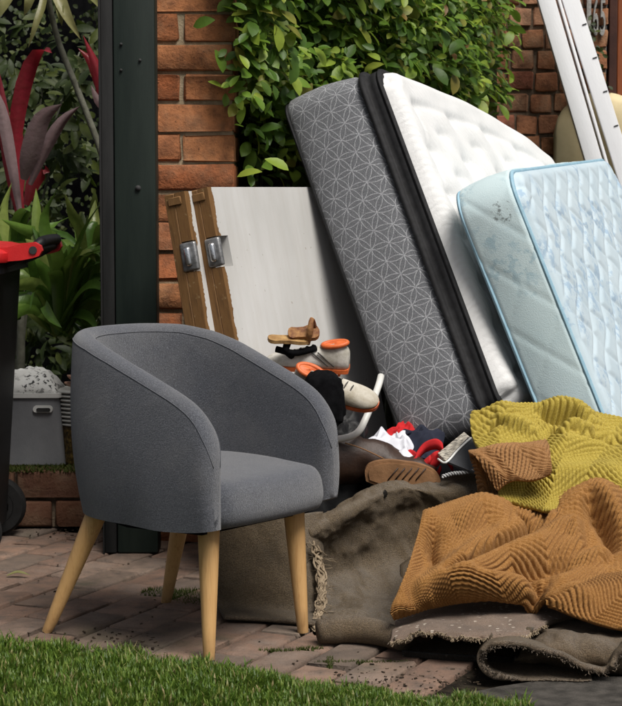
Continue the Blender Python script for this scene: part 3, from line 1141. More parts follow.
tag(part('moss_fringe', W_.reshape(-1, 3), (np.arange(n)[:, None] * 3 + np.array([[0, 1, 2]])), MT['moss'], led, smooth=False), kind='stuff')

# back fence smothered in small dark leaves
bf = thing('garden_fence', (-1.4, 8.55, 0), 'dark boundary fence smothered in small leaved creeper behind the garden bed', 'fence')
part('panel', *boxv(-1.35, 8.6, 1.3, 1.7, .06, 2.6), MT['blackcloth'], bf, smooth=False)  # near-black panel colour stands for the shade in gaps between leaves
tag(bf, None)
vine = thing('ivy_creeper', (-1.2, 8.5, .17), 'small leaved dark creeper covering the fence at upper left', 'creeper')
l1 = Lat(44)
mv, big = [], []
LV, LF = leaf_mesh_data(.030, .022, .3, .2)
for k in range(5200):
    x, z = rr.uniform(-2.0, -.75), rr.uniform(.25, 2.1)
    o_ = .03 + .09 * (1 + l1(x * 5, z * 5)) + rr.uniform(-.05, .05)
    if l1(x * 9 + 3, z * 9) < -.30 and rr.random() < .8:
        continue
    m = orient((rr.gauss(.1, .4), -1, .6 + rr.gauss(0, .4)), (rr.gauss(0, .6), -.3, rr.gauss(-.6, .5)))
    mv.append((LV * rr.uniform(.6, 1.2) @ np.array(m).T + np.array([x, 8.55 - o_, z]), LF))
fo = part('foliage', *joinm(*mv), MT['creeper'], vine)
tag(fo, kind='stuff')


# loose shrub in front of the fence, deep shade put into its leaf colour
shb = thing('shade_shrub', (-1.25, 7.6, .17), 'loose dark green shrub coloured for deep shade behind the red leaved plant', 'shrub')
mv = []
SV, SF = leaf_mesh_data(.085, .034, .3, .35)
for k in range(150):
    c = np.array([rr.uniform(-1.75, -.85), rr.uniform(7.2, 8.1), rr.uniform(.3, 1.75)])
    if l1(c[0] * 4 + 9, c[2] * 4) < -.25:
        continue
    d0 = np.array([rr.gauss(0, .6), -.5 + rr.gauss(0, .4), rr.gauss(.2, .5)])
    for q_ in range(14):
        p = c + d0 * (q_ / 14 * .22) + np.array([rr.gauss(0, .02) for _ in range(3)])
        m = orient((rr.gauss(0, .5), -.6, .7 + rr.gauss(0, .4)), tuple(d0 + np.array([rr.gauss(0, .8), rr.gauss(0, .5), rr.gauss(-.4, .5)])))
        mv.append((SV * rr.uniform(.6, 1.2) @ np.array(m).T + p, SF))
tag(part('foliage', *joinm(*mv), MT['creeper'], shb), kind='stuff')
for k in range(9):
    b0 = np.array([-1.25 + rr.gauss(0, .06), 7.65 + rr.gauss(0, .06), .17])
    t0 = np.array([rr.uniform(-1.7, -.9), rr.uniform(7.3, 8.0), rr.uniform(1.0, 1.7)])
    part('stem', *tube(curve([b0, (b0 + t0) / 2 + np.array([0, 0, .15]), t0], 9), np.linspace(.010, .003, 9), 6), MT['stem'], shb)


def leaf_part(parent, px, Y, w, mat, side=(1, 0, .2), fold=.3, tw=0.0, n=10, tipp=1.6, basew=.35, dy=None):
    pts = [P(x, y, Y + (dy[i] if dy else 0)) for i, (x, y) in enumerate(px)]
    V, F = leaf_strip(pts, w, fold, n, tw, tipp, basew, side)
    return part('leaf', V, F, MT[mat], parent)


# red cordyline
cd = thing('cordyline', (P(18, 250, 6.9)[0], 6.9, .17), 'cordyline with broad dark red leaves at upper left', 'shrub')
leaf_part(cd, [(22, 215), (14, 150), (22, 95), (34, 60), (46, 50), (52, 53)], 6.9, .060, 'redleaf', fold=.5, tw=.5, dy=[0, 0, -.03, -.06, -.08, -.10])
leaf_part(cd, [(18, 215), (8, 160), (2, 110), (-1, 70)], 6.85, .052, 'redleaf', fold=.5, tw=-.4)
leaf_part(cd, [(20, 215), (10, 150), (2, 105), (-12, 75)], 6.75, .045, 'purpleleaf', fold=.6, tw=.9)
leaf_part(cd, [(24, 180), (30, 155), (42, 120), (62, 104)], 6.7, .072, 'purpleleaf', fold=.35, tw=.3, tipp=2, dy=[0, -.04, -.07, -.08])
leaf_part(cd, [(30, 185), (45, 150), (62, 122), (80, 106)], 6.72, .045, 'purpleleaf', fold=.7, tw=.2, dy=[0, -.03, -.05, -.06])
leaf_part(cd, [(20, 200), (19, 170), (18, 140), (20, 110)], 6.95, .045, 'redleaf', fold=.6, tw=-.2)
leaf_part(cd, [(26, 205), (34, 180), (42, 170), (50, 172)], 6.8, .06, 'redleaf', fold=.4)
part('stem', *tube(curve([P(20, 420, 6.9), P(21, 320, 6.9), P(20, 210, 6.9)], 10), np.linspace(.018, .012, 10), 8), MT['stem'], cd)
cd2 = thing('cordyline', (P(112, 250, 6.5)[0], 6.5, .17), 'cordyline showing narrow red leaf tips beside the green post', 'shrub')
leaf_part(cd2, [(112, 150), (108, 110), (100, 75), (83, 35)], 6.5, .055, 'redleaf', fold=.7, tw=.3)
leaf_part(cd2, [(114, 130), (104, 95), (92, 62), (78, 48)], 6.55, .040, 'redleaf', fold=.7, tw=.5)
leaf_part(cd2, [(114, 130), (108, 110), (98, 100), (91, 85)], 6.48, .036, 'purpleleaf', fold=.5, tw=.3)
leaf_part(cd2, [(114, 170), (110, 140), (106, 120), (104, 108)], 6.45, .045, 'redleaf', fold=.6, tw=.3)
leaf_part(cd2, [(112, 205), (110, 190), (105, 178), (103, 168)], 6.45, .045, 'redleaf', fold=.6, tw=.3)
part('stem', *tube(curve([P(113, 420, 6.5), P(115, 300, 6.5), P(113, 140, 6.5)], 10), np.linspace(.014, .010, 10), 8), MT['stem'], cd2)

# leaning stem with drooping yellow-green leaves
dr = thing('dracaena', (P(112, 330, 7.2)[0], 7.2, .17), 'leaning thin stem with drooping yellow green leaves at top left', 'plant')
part('stem', *tube(curve([P(118, 330, 7.2), P(116, 230, 7.2), P(105, 165, 7.2), (P(80, 96, 7.2)), P(58, 40, 7.2), P(47, -10, 7.2), P(45, -45, 7.2)], 24), np.linspace(.014, .010, 24), 8), MT['stem'], dr)
for px, w_, tw in (([(45, -40), (20, -18), (5, 5), (-10, 24)], .055, .4), ([(45, -40), (36, -18), (30, 0), (24, 16)], .05, .2), ([(45, -40), (55, -12), (66, 14), (81, 40)], .05, -.3),
                   ([(45, -40), (70, -22), (88, -8), (106, 14)], .05, -.5), ([(45, -40), (44, 0), (36, 25), (28, 48)], .03, .2), ([(45, -40), (80, -40), (100, -22), (118, 2)], .05, -.4),
                   ([(45, -40), (12, -38), (-6, -20), (-20, 0)], .05, .4), ([(45, -40), (58, -5), (60, 12), (62, 26)], .035, -.2)):
    leaf_part(dr, px, 7.15, w_, 'yellowleaf', fold=.4, tw=tw, dy=[0, -.08, -.12, -.10])

# strap-leaved clumps
def strap_clump(cx, cy, Y, spec, label, nr, seed, spread=60, hgt=110):
    b = P(cx, cy, Y)
    t_ = thing('strap_leaf_plant', (b[0], Y, .17), label, 'plant', 'strap leaved plants in the garden bed')
    for px, w_, dy in spec:
        pts = [(P(x, y, Y + dy * i / (len(px) - 1))) for i, (x, y) in enumerate(px)]
        V, F = leaf_strip(pts, w_, .35, 11, 0, 1.8, .5, (.5, .3, .8))
        part('leaf', V, F, MT['strap'], t_)
    r_ = random.Random(seed)
    for k in range(nr):
        a = r_.gauss(.05, .85)
        L = hgt * r_.uniform(.6, 1.2)
        tx, ty = cx + math.sin(a) * L, cy - math.cos(a) * L
        dyy = r_.uniform(-.30, .1)
        mx, my = cx + math.sin(a * .6) * L * .55, cy - math.cos(a * .6) * L * .62
        droop = r_.uniform(.02, .35) * L
        pts = [P(cx + r_.uniform(-8, 8), cy, Y), P(mx, my, Y + dyy * .4), P((mx + tx) / 2 + math.sin(a) * 8, (my + ty) / 2 + droop * .2, Y + dyy * .8), P(tx, ty + droop, Y + dyy)]
        V, F = leaf_strip(pts, r_.uniform(.030, .050), .35, 11, r_.uniform(-.4, .4), 1.8, .5, (math.cos(a), .5, .3 + .5 * abs(math.sin(a))))
        part('leaf', V, F, MT['strap'], t_)
    return t_


strap_clump(62, 335, 6.22, [
    ([(60, 330), (72, 270), (88, 225), (105, 198)], .045, -.15), ([(60, 330), (75, 290), (92, 262), (108, 262)], .04, -.2),
    ([(60, 330), (72, 305), (92, 285), (108, 292)], .05, -.25), ([(60, 330), (52, 260), (45, 220), (58, 188)], .045, .0),
    ([(60, 330), (40, 260), (37, 215), (36, 188)], .04, .05), ([(60, 330), (40, 290), (28, 250), (14, 242)], .035, -.25),
    ([(60, 330), (45, 305), (52, 318), (62, 328)], .035, -.3), ([(60, 330), (75, 315), (90, 318), (100, 335)], .035, -.2),
    ([(60, 330), (48, 296), (36, 290), (30, 310)], .03, -.3)],
    'strap leaved green plant fanning out beside the green post', 44, 3)
strap_clump(12, 320, 6.55, [
    ([(12, 320), (8, 260), (4, 215), (12, 182)], .045, 0), ([(12, 320), (2, 260), (-4, 230), (2, 205)], .045, -.1),
    ([(12, 320), (16, 250), (22, 215), (27, 215)], .04, -.1)],
    'strap leaved green plant rising behind the red bin lid', 22, 9, hgt=130)
strap_clump(92, 335, 6.42, [
    ([(92, 335), (96, 280), (100, 235), (112, 205)], .04, -.05), ([(92, 335), (84, 280), (80, 235), (70, 205)], .04, .05)],
    'tall strap leaved plant tight against the left side of the green post', 20, 15, hgt=135)

# ================================================================== OBJECTS
# ------------------------------------------------------------------ tub chair
CO = np.array([-.28, 4.426])
CF = np.array([.783, -.622])
CR = np.array([.622, .783])


def cw(f, r, z):
    p = CO + CF * f + CR * r
    return np.array([p[0], p[1], z])


chair = thing('tub_chair', (CO[0], CO[1], 0), 'grey fabric tub armchair with splayed light wooden legs', 'chair')


def chair_shell():
    wd, fb, ff = .243, .278, .264     # half width, depth behind, depth in front
    th = .054
    nf = 18
    st = []
    for f in np.concatenate([ff - .144 * (1 - np.cos(np.linspace(0, math.pi / 2, nf))), np.linspace(.12, 0, 8)[1:]]):
        st.append((f, -wd * (1 - .03 * max(0, f) / ff)))
    na = len(st)
    for a in np.linspace(0, math.pi, 50)[1:-1]:
        e = .84                       # squarish ellipse round the back
        st.append((-fb * abs(math.sin(a)) ** e, -wd * math.copysign(abs(math.cos(a)) ** e, math.cos(a))))
    st = st + [(f, -r) for f, r in st[:na]][::-1]
    pts = np.array(st)
    tn = np.gradient(pts, axis=0)
    tn /= np.linalg.norm(tn, axis=1, keepdims=True)
    nr = np.stack([-tn[:, 1], tn[:, 0]], -1)
    sg = np.sign((nr * pts).sum(1))
    nr *= np.where(sg == 0, 1, sg)[:, None]
    nr[:na] = (0, -1); nr[-na:] = (0, 1)
    rows = []
    zb = .292
    for (f, r), o in zip(pts, nr):
        zt = np.interp(f, [-.28, -.2, -.12, -.04, .04, .12, .18, .26], [.722, .717, .702, .678, .647, .615, .590, .560])
        t_in = th
        out0 = 0.0
        if f > .12:
            q = min(1, (f - .12) / (ff - .12))
            e = 3.6
            zt = .36 + (zt - .36) * (1 - q ** e) ** (1 / e)
        q2 = min(1, max(0, (f - (ff - .027)) / .027))
        k = max(.12, math.sqrt(max(0, 1 - q2 * q2)))
        t2 = th / 2 * k
        cx0 = -th / 2 * (1 - k)
        zb = .292 + (.034 if r > 0 else .014) * max(0, (f - .10) / (ff - .10)) ** 2
        ring = []
        for i in range(10):
            h = i / 9
            z = zb + (zt - t2 - zb) * h
            bul = .008 * math.sin(h * math.pi) - .020 * (1 - h) ** 3 * min(1, max(0, 1 - f / .10))
            ring.append((f + o[0] * (bul + cx0), r + o[1] * (bul + cx0), z))
        for i in range(1, 10):
            a = math.pi * i / 10
            x = cx0 - t2 + t2 * math.cos(a)
            ring.append((f + o[0] * x, r + o[1] * x, zt - t2 + t2 * math.sin(a)))
        xi = cx0 - 2 * t2
        for i in range(7):
            h = 1 - i / 6
            z = zb + (zt - t2 - zb) * h
            ring.append((f + o[0] * xi, r + o[1] * xi, z))
        rows.append([cw(*p) for p in ring])
    S = np.array(rows)
    nv, nu = S.shape[:2]
    F = gfaces(nv, nu, wrap=True).tolist()
    for base_ in (0, (nv - 1) * nu):
        # flat front of the arm, closed as a ladder of quads from outer to inner wall
        lo, hi = 0, nu - 1
        while hi - lo > 2:
            F.append([base_ + lo, base_ + lo + 1, base_ + hi - 1, base_ + hi])
            lo += 1; hi -= 1
        if hi - lo == 2:
            F.append([base_ + lo, base_ + lo + 1, base_ + hi])
    return S.reshape(-1, 3), F, S


V, F, CS = chair_shell()
bmx = bmesh.new()
o = part('tub_shell', V, F, MT['chair'], chair, sharp=70)
bmx.from_mesh(o.data)
bmesh.ops.recalc_face_normals(bmx, faces=bmx.faces[:])
bmx.to_mesh(o.data); bmx.free()


def chair_seat():
    rows = []
    prof = [(-.22, .300, .4), (-.215, .36, .6), (-.20, .398, .9)] + [(f, .406 + .010 * math.sin((f + .2) / .42 * math.pi), 1) for f in np.linspace(-.17, .212, 14)]
    for a in np.linspace(0, math.pi / 2, 7)[1:]:
        prof.append((.230 + .044 * math.sin(a), .362 + .044 * math.cos(a), 1))
    prof += [(.277, .35, 1), (.278, .335, 1), (.275, .318, .995), (.266, .304, .985), (.248, .294, .97), (.10, .293, .97)]
    for f, z, k in prof:
        row = []
        hw = .192 if f > -.02 else .192 * math.sqrt(max(.02, 1 - ((f + .02) / .235) ** 2))
        for i in range(25):
            s = -1 + 2 * i / 24
            ss = math.copysign(abs(s) ** .8, s)
            edge = max(0, (abs(s) - .8) / .2)
            fr = -.020 * s * s if f > .15 else 0
            fr -= .022 * edge ** 2.2 if f > .17 else 0
            zz = z - (.010 * edge ** 2 if z > .36 else 0)
            row.append(cw(f + fr, ss * hw * k, zz))
        rows.append(row)
    return np.array(rows)


S = chair_seat()
S = smooth_grid(S, 1)
part('seat', S.reshape(-1, 3), gfaces(*S.shape[:2]), MT['chair'], chair)
part('seam', *tube(CS[2:-2, 18], .0015, 6), MT['chair'], chair)
part('seam', *tube(CS[2:-2, 10], .0013, 6), MT['chair'], chair)
# stitched seams where the seat meets the arms
for sg in (-1, 1):
    pts = [cw(f, sg * .192, .405 - max(0, (f - .21) * 1.2) ** 1.6) for f in np.linspace(-.05, .19, 14)]
    part('seam', *tube(np.array(pts), .0022, 6), MT['chair'], chair)
# base board closes the underside
ol = [(.20, -.19), (.20, .19), (0, .22), (-.14, .17), (-.20, 0), (-.14, -.17), (0, -.22)]
V, F = prism(ol, 0, .03, (cw(0, 0, .285), np.append(CF, 0), np.append(CR, 0), (0, 0, 1)))
part('base_board', V, F, MT['blackcloth'], chair, smooth=False)
for (tf, tr, bf_, br, lab) in ((.185, -.150, .200, -.168, 0), (.185, .150, .200, .168, 0), (-.155, -.150, -.278, -.207, 0), (-.155, .150, -.278, .207, 0)):
    a, b = cw(tf, tr, .310), cw(bf_, br, 0.001)
    n = 12
    pts = [a + (b - a) * i / (n - 1) for i in range(n)]
    rad = [.0255 - .0125 * (i / (n - 1)) ** 1.1 for i in range(n)]
    V, F = tube(pts, rad, 20)
    V[:, 2] = np.maximum(V[:, 2], 0.0005)
    part('leg', V, F, MT['beech'], chair, sharp=50)

# ------------------------------------------------------------------ black bin with red lid
wb = thing('wheelie_bin', (-1.11, 5.48, 0), 'black wheelie bin with a red lid at the left edge', 'bin')


def taper(x0, x1, y0, y1, z0, X0, X1, Y0, Y1, z1, r=.03, n=5, rings=8):
    rows = []
    for i in range(rings):
        h = i / (rings - 1)
        a0, a1 = x0 + (X0 - x0) * h, x1 + (X1 - x1) * h
        b0, b1 = y0 + (Y0 - y0) * h, y1 + (Y1 - y1) * h
        row = []
        for cx, cy, s in ((a1 - r, b1 - r, 0), (a0 + r, b1 - r, 1), (a0 + r, b0 + r, 2), (a1 - r, b0 + r, 3)):
            for k in range(n + 1):
                a = math.pi / 2 * (s + k / n)
                row.append((cx + r * math.cos(a), cy + r * math.sin(a), z0 + (z1 - z0) * h))
        rows.append(row)
    S = np.array(rows)
    nv, nu = S.shape[:2]
    F = gfaces(nv, nu, wrap=True).tolist()
    F.append(list(range(nu))[::-1]); F.append([(nv - 1) * nu + i for i in range(nu)])
    return S.reshape(-1, 3), F


part('body', *taper(-1.32, -.915, 5.29, 5.68, .06, -1.37, -.870, 5.24, 5.73, .83, .035), MT['bin'], wb, sharp=50)
part('rim', *taper(-1.385, -.850, 5.225, 5.745, .815, -1.385, -.850, 5.225, 5.745, .848, .035, rings=2), MT['bin'], wb, sharp=50)
# lid: shallow dome with a skirt and a hinge lug each side
rows = []
for (z, ins) in ((.846, -.012), (.856, -.016), (.872, -.014), (.882, .004), (.892, .05), (.899, .13), (.902, .22)):
    x0, x1, y0, y1, r_ = -1.385 + ins, -.850 - ins * .8, 5.225 + ins, 5.745 - ins, max(.01, .04 - ins * .1)
    row = []
    for cx, cy, s in ((x1 - r_, y1 - r_, 0), (x0 + r_, y1 - r_, 1), (x0 + r_, y0 + r_, 2), (x1 - r_, y0 + r_, 3)):
        for k in range(6):
            a = math.pi / 2 * (s + k / 5)
            row.append((cx + r_ * math.cos(a), cy + r_ * math.sin(a), z))
    rows.append(row)
S = np.array(rows)
F = gfaces(*S.shape[:2], wrap=True).tolist()
F.append([(S.shape[0] - 1) * S.shape[1] + i for i in range(S.shape[1])])
F.append(list(range(S.shape[1]))[::-1])
lid = part('lid', S.reshape(-1, 3), F, MT['binlid'], wb, sharp=40)
for y0 in (5.255, 5.67):
    ol = [(-.95, .858), (-.95, .884), (-.84, .888), (-.785, .900), (-.765, .902), (-.748, .892), (-.744, .878), (-.752, .864), (-.77, .858), (-.80, .852), (-.85, .848)]
    V, F = prism(ol, 0, .035, ((0, y0, 0), (1, 0, 0), (0, 0, 1), (0, 1, 0)))
    o = part('hinge_lug', V, F, MT['binlid'], lid, smooth=False)
    V, F = tube([(-.768, y0 - .004, .880), (-.768, y0 + .03, .880)], .011, 14)
    part('hinge_hole', V, F, MT['slot'], lid, sharp=40)
V, F = tube([(-.768, 5.29, .880), (-.768, 5.69, .880)], .012, 12)
part('hinge_pin', V, F, MT['bin'], wb, sharp=40)
V, F = tube(curve([(-.87, 5.31, .835), (-.80, 5.31, .866), (-.762, 5.32, .894), (-.756, 5.37, .902), (-.756, 5.62, .902), (-.762, 5.66, .894), (-.80, 5.67, .866), (-.87, 5.67, .835)], 40), .015, 12)
part('handle', V, F, MT['bin'], wb)
for y0 in (5.235, 5.69):
    th_ = np.linspace(0, 2 * math.pi, 33)[:-1]
    rows = []
    for (rr_, dy) in ((.045, .0), (.094, .0), (.103, .012), (.103, .034), (.094, .046), (.045, .046)):
        rows.append([(-.955 + rr_ * .86 * math.cos(a), y0 + dy, .0895 + rr_ * .86 * math.sin(a)) for a in th_])
    S = np.array(rows)
    wh = part('wheel', S.reshape(-1, 3), gfaces(*S.shape[:2], wrap=True), MT['tyre'], wb, sharp=50)
    rows = [[(-.955 + q * .86 * math.cos(a), y0 + dy, .0895 + q * .86 * math.sin(a)) for a in th_] for q, dy in ((.004, .008), (.02, .006), (.045, .012), (.062, -.001), (.066, .004))]
    S = np.array(rows)
    part('hub', S.reshape(-1, 3), gfaces(*S.shape[:2], wrap=True), MT['bin'], wh, sharp=50)
V, F = tube([(-.955, 5.25, .0895), (-.955, 5.72, .0895)], .012, 10)
part('axle', V, F, MT['darkmetal'], wb)

# ------------------------------------------------------------------ grey box with white cloth, pots
LZ = .183
gb = thing('storage_box', (-.90, 5.98, LZ), 'light grey plastic tub with an oval handle slot on the mossy ledge', 'box')
bx0, bx1, by0, by1 = P(12, 459, 5.93)[0], P(65, 459, 5.93)[0], 5.93, 6.12
tx0, tx1 = P(8, 396, 5.92)[0], P(59, 396, 5.92)[0]
bz1 = P(40, 397, 5.92)[2]
part('body', *taper(bx0 - .06, bx1, by0, by1, LZ, tx0 - .06, tx1, by0 - .012, by1 + .012, bz1, .018), MT['boxgrey'], gb, sharp=50)
part('rim', *taper(tx0 - .068, tx1 + .007, by0 - .02, by1 + .02, bz1 - .002, tx0 - .068, tx1 + .007, by0 - .02, by1 + .02, bz1 + .012, .02, rings=2), MT['white_pl'], gb, sharp=50)


def stadium(cx, cz, hw, hr, n=10):
    return [(cx + hw + hr * math.cos(a), cz + hr * math.sin(a)) for a in np.linspace(-math.pi / 2, math.pi / 2, n)] + [(cx - hw + hr * math.cos(a), cz + hr * math.sin(a)) for a in np.linspace(math.pi / 2, 3 * math.pi / 2, n)]


c = P(43, 409, 5.918)
V, F = prism(stadium(c[0], c[2], .020, .011), 0, .012, ((0, 5.912, 0), (1, 0, 0), (0, 0, 1), (0, 1, 0)))
hs = part('handle_slot', V, F, MT['white_pl'], gb, sharp=40)
V, F = prism(stadium(c[0] + .002, c[2] - .002, .016, .006), 0, .012, ((0, 5.9085, 0), (1, 0, 0), (0, 0, 1), (0, 1, 0)))
part('slot_opening', V, F, MT['slot'], hs, sharp=40)
# bulging cloth in the box
S = np.zeros((26, 34, 3))
ll = Lat(8)
for j in range(26):
    for i in range(34):
        u, v = i / 33 * 2 - 1, j / 25 * 2 - 1
        x = (tx0 + tx1) / 2 - .03 + u * (tx1 - tx0 + .05) * .5
        y = 6.02 + v * .105
        h = max(0, 1 - abs(u) ** 3) * max(0, 1 - abs(v) ** 3)
        S[j, i] = (x, y, bz1 + .010 + .066 * h ** .6 + .014 * h * ll(u * 3 + 4, v * 3 + 2) + .006 * h * ll(u * 9, v * 9))
V, F, m = sheet(S, .003)
tag(part('cloth', V, F, [MT['lace']] * 3, fmat=m), 'bunched white cloth with black speckled print inside the grey tub', 'cloth')


def lathe(cx, cy, prof, n=36):
    S = np.array([[(cx + r_ * math.cos(a), cy + r_ * math.sin(a), z) for a in np.linspace(0, 2 * math.pi, n, endpoint=False)] for r_, z in prof])
    F = gfaces(*S.shape[:2], wrap=True).tolist()
    return S.reshape(-1, 3), F


pcx, pcy = P(84, 440, 5.98)[0], 5.99
gz0, gz1 = LZ, P(84, 428, 5.91)[2]
prof = [(0.001, gz0), (.066, gz0), (.069, gz0 + .006), (.077, gz1 - .004), (.079, gz1), (.074, gz1), (.001, gz1 - .004)]
tag(part('speckled_pot', *lathe(pcx, pcy, prof), MT['goldpot'], sharp=40), 'gold and brown speckled pot under the ribbed pots on the ledge', 'pot')
rp = thing('ribbed_pot', (pcx, pcy, gz1), 'stack of pale grey ribbed plastic pots between the grey tub and the chair', 'pot')
z = gz1 - .0
top = P(84, 391, 5.91)[2]
nr = 9
dz = (top - z) / nr
for k in range(nr):
    r0 = .073 + .0013 * k
    z0 = z + k * dz
    prof = [(r0 - .006, z0), (r0, z0 + dz * .15), (r0 + .006, z0 + dz * .3), (r0 + .007, z0 + dz * .6), (r0 + .003, z0 + dz * .82), (r0 - .002, z0 + dz * .9), (r0 - .006, z0 + dz)]
    if k == nr - 1:
        prof += [(r0 - .012, z0 + dz), (r0 - .014, z0 + dz * .2), (.001, z0 + dz * .1)]
    part('rib', *lathe(pcx, pcy, prof), MT['ribpot'], rp)
sh = thing('terracotta_shards', (pcx, pcy, top), 'pinkish broken terracotta saucers on top of the ribbed pots', 'shards')
for k, (dx, dz_, tl, rad) in enumerate(((-.01, .006, .10, .05), (.006, .016, -.12, .046), (-.012, .026, .18, .040))):
    prof = [(.001, 0), (rad * .8, 0), (rad, .006), (rad + .002, .010), (rad - .004, .009), (rad * .75, .004), (.001, .004)]
    V, F = lathe(0, 0, prof, 24)
    V = V @ np.array(Matrix.Rotation(tl, 3, 'Y')).T + np.array([pcx + dx, pcy - .01, top + dz_])
    part('saucer', V, F, MT['shard'], sh, sharp=50)


# ------------------------------------------------------------------ two old doors leaning on the pillar
def door(x_top, y_top, x_bot, y_bot, Y0, label, thick, wid):
    """near lock edge runs from the top to the bottom point; the face recedes along the wall"""
    a, b = P(x_bot, y_bot, Y0 - .02), P(x_top, y_top, Y0 + .03)
    up_ = (b - a) / np.linalg.norm(b - a)
    a = a - up_ * (a[2] / up_[2]) * 1.0 + up_ * .005
    Hh = np.linalg.norm(b - a)
    d = np.array([.47, .883, .0]); d = d - up_ * (d @ up_); d /= np.linalg.norm(d)
    nn = np.cross(up_, d); nn /= np.linalg.norm(nn)      # through the thickness, back towards the wall
    q = Matrix((Vector(d), Vector(nn), Vector(up_))).transposed()
    t_ = thing('old_door', a, label, 'door', 'old white doors leaning on the pillar')
    t_.rotation_euler = q.to_euler()
    return t_, Hh


def door_parts(t_, Hh, thick, wid, notch):
    zc = Hh - .175
    h2 = .042
    nw = .062 if notch else .02
    t1 = thick * .5
    ex, ey, ez = (1, 0, 0), (0, 0, 1), (0, 1, 0)
    # y runs through the thickness: back layer is whole, front layer is cut out round the lock
    V, F = boxv(wid / 2, thick - (thick - t1) / 2, Hh / 2, wid, thick - t1, Hh, .003)
    part('back_panel', V, F, MT['door'], t_, sharp=40, local=True)
    ol = [(0, 0), (wid, 0), (wid, Hh), (0, Hh), (0, zc + h2), (nw, zc + h2), (nw, zc - h2), (0, zc - h2)]
    V, F = prism(ol, 0, t1 - .0005, ((0, 0, 0), ex, ey, ez))
    part('front_panel', V, F, MT['door'], t_, smooth=False, local=True)
    # lock case in the cut-out
    V, F = boxv(.004, t1 * .5, zc, .016, t1 * 1.5, h2 * 1.85, .006, 3)
    lk = part('lock_plate', V, F, MT['steel'], t_, sharp=50, local=True)
    V, F = boxv(-.006, t1 * .5, zc, .016, t1 * .55, h2 * 1.25, .007, 3)
    part('latch', V, F, MT['chrome'], lk, sharp=50, local=True)
    if notch:
        V, F = boxv(.030, t1 * .62, zc, .030, t1 * .5, h2 * 1.5, .006, 3)
        part('lock_case', V, F, MT['chrome'], t_, sharp=50, local=True)
    V, F = boxv(-.0015, thick * .5, Hh - .022, .006, thick * .62, .022, .002)
    part('hinge_rebate', V, F, MT['rawwood'], t_, sharp=40, local=True)


D1, H1 = door(207, 187, 242, 378, 5.08, 'white painted door with chipped brown edge and a square lock cut out', .07, .72)
door_parts(D1, H1, .062, .80, True)
D2, H2_ = door(184, 191, 214, 378, 5.07, 'second white painted door with chipped brown edge tucked behind the first', .07, .72)
door_parts(D2, H2_, .066, .78, False)


# ------------------------------------------------------------------ mattresses
def rr_clamp(l, w_, L, Wd, r):
    """pull points of a rectangle grid into a rounded rectangle"""
    cl, cwid = np.clip(l, r, L - r), np.clip(w_, r, Wd - r)
    dl, dw = l - cl, w_ - cwid
    m = np.maximum(np.abs(dl), np.abs(dw))
    d = np.sqrt(dl * dl + dw * dw) + 1e-9
    k = np.where(d > 1e-6, m / d, 0)
    both = (np.abs(dl) > 1e-9) & (np.abs(dw) > 1e-9)
    k = np.where(both, k, 1.0)
    return cl + dl * k, cwid + dw * k


def rr_outline(L, Wd, r, nc=9, step=.035):
    pts = []
    for (cx, cy, s) in ((L - r, Wd - r, 0), (r, Wd - r, 1), (r, r, 2), (L - r, r, 3)):
        for k in range(nc + 1):
            a = math.pi / 2 * (s + k / nc)
            pts.append((cx + r * math.cos(a), cy + r * math.sin(a)))
    out = []
    for i in range(len(pts)):
        p, q = np.array(pts[i]), np.array(pts[(i + 1) % len(pts)])
        d = np.linalg.norm(q - p)
        n = max(1, int(d / step))
        for k in range(n):
            out.append(p + (q - p) * k / n)
    return np.array(out)


def ring_wall(out, rows):
    """rows = (inset, n): loops of the outline shrunk by inset at normal offset n; returns grid"""
    c = out.mean(0)
    t = np.roll(out, -1, 0) - np.roll(out, 1, 0)
    t /= np.linalg.norm(t, axis=1, keepdims=True)
    inw = np.stack([-t[:, 1], t[:, 0]], -1)
    if ((c - out) * inw).sum() < 0: inw = -inw
    S = []
    for ins, nn in rows:
        q = out + inw * (ins if np.isscalar(ins) else np.asarray(ins)[:, None])
        S.append(np.stack([q[:, 0], np.full(len(q), nn), q[:, 1]], -1))
    return np.array(S)


def bend(S, L=1.82 * MS, amp=.05):
    S = np.array(S, float)
    w_ = np.clip(S[..., 2] / (1.237 * MS), 0, 1)
    S[..., 2] += amp * np.sin(np.clip(S[..., 0] / L, 0, 1) ** 1.2 * math.pi) + .045 * w_ ** 2 * np.clip(S[..., 1] / .33, 0, 1)
    return S


# local frame: x length, y thickness (0 sleeping side .. T back), z upright
gm = thing('grey_mattress', Vector(G_ORG), 'tall grey patterned mattress with black band and white quilted top leaning on the hedge', 'mattress', rot=None)
gm.rotation_euler = Matrix(rotm(*G_ROT).tolist()).to_euler()
L, T, Wd = G_DIM
out = rr_outline(L, Wd, .07)
la = Lat(17)
wob = .004 * la(np.arange(len(out)) * .3, np.zeros(len(out)))
S = ring_wall(out, [(.03, T), (.012 + wob, T - .004), (.002 + wob, T - .018), (wob - .004, T - .07), (wob - .008, T - .125), (wob - .004, T - .18), (.001 + wob, T - .225), (.010 + wob, T - .240), (.02, T - .246)])
nv, nu = S.shape[:2]
F = gfaces(nv, nu, wrap=True).tolist()
F.append(list(range(nu)))
o = part('patterned_border', bend(S).reshape(-1, 3), F, MT['ticking'], gm, local=True, sharp=60)
S = ring_wall(out, [(.02, T - .244), (.002, T - .245), (-.006, T - .250), (-.006, T - .258), (.003, T - .264), (.013, T - .268), (.007, T - .282), (.006, T - .296), (.012, T - .306), (.03, T - .310)])
part('black_band', bend(S).reshape(-1, 3), gfaces(*S.shape[:2], wrap=True), MT['blacktape'], gm, local=True)


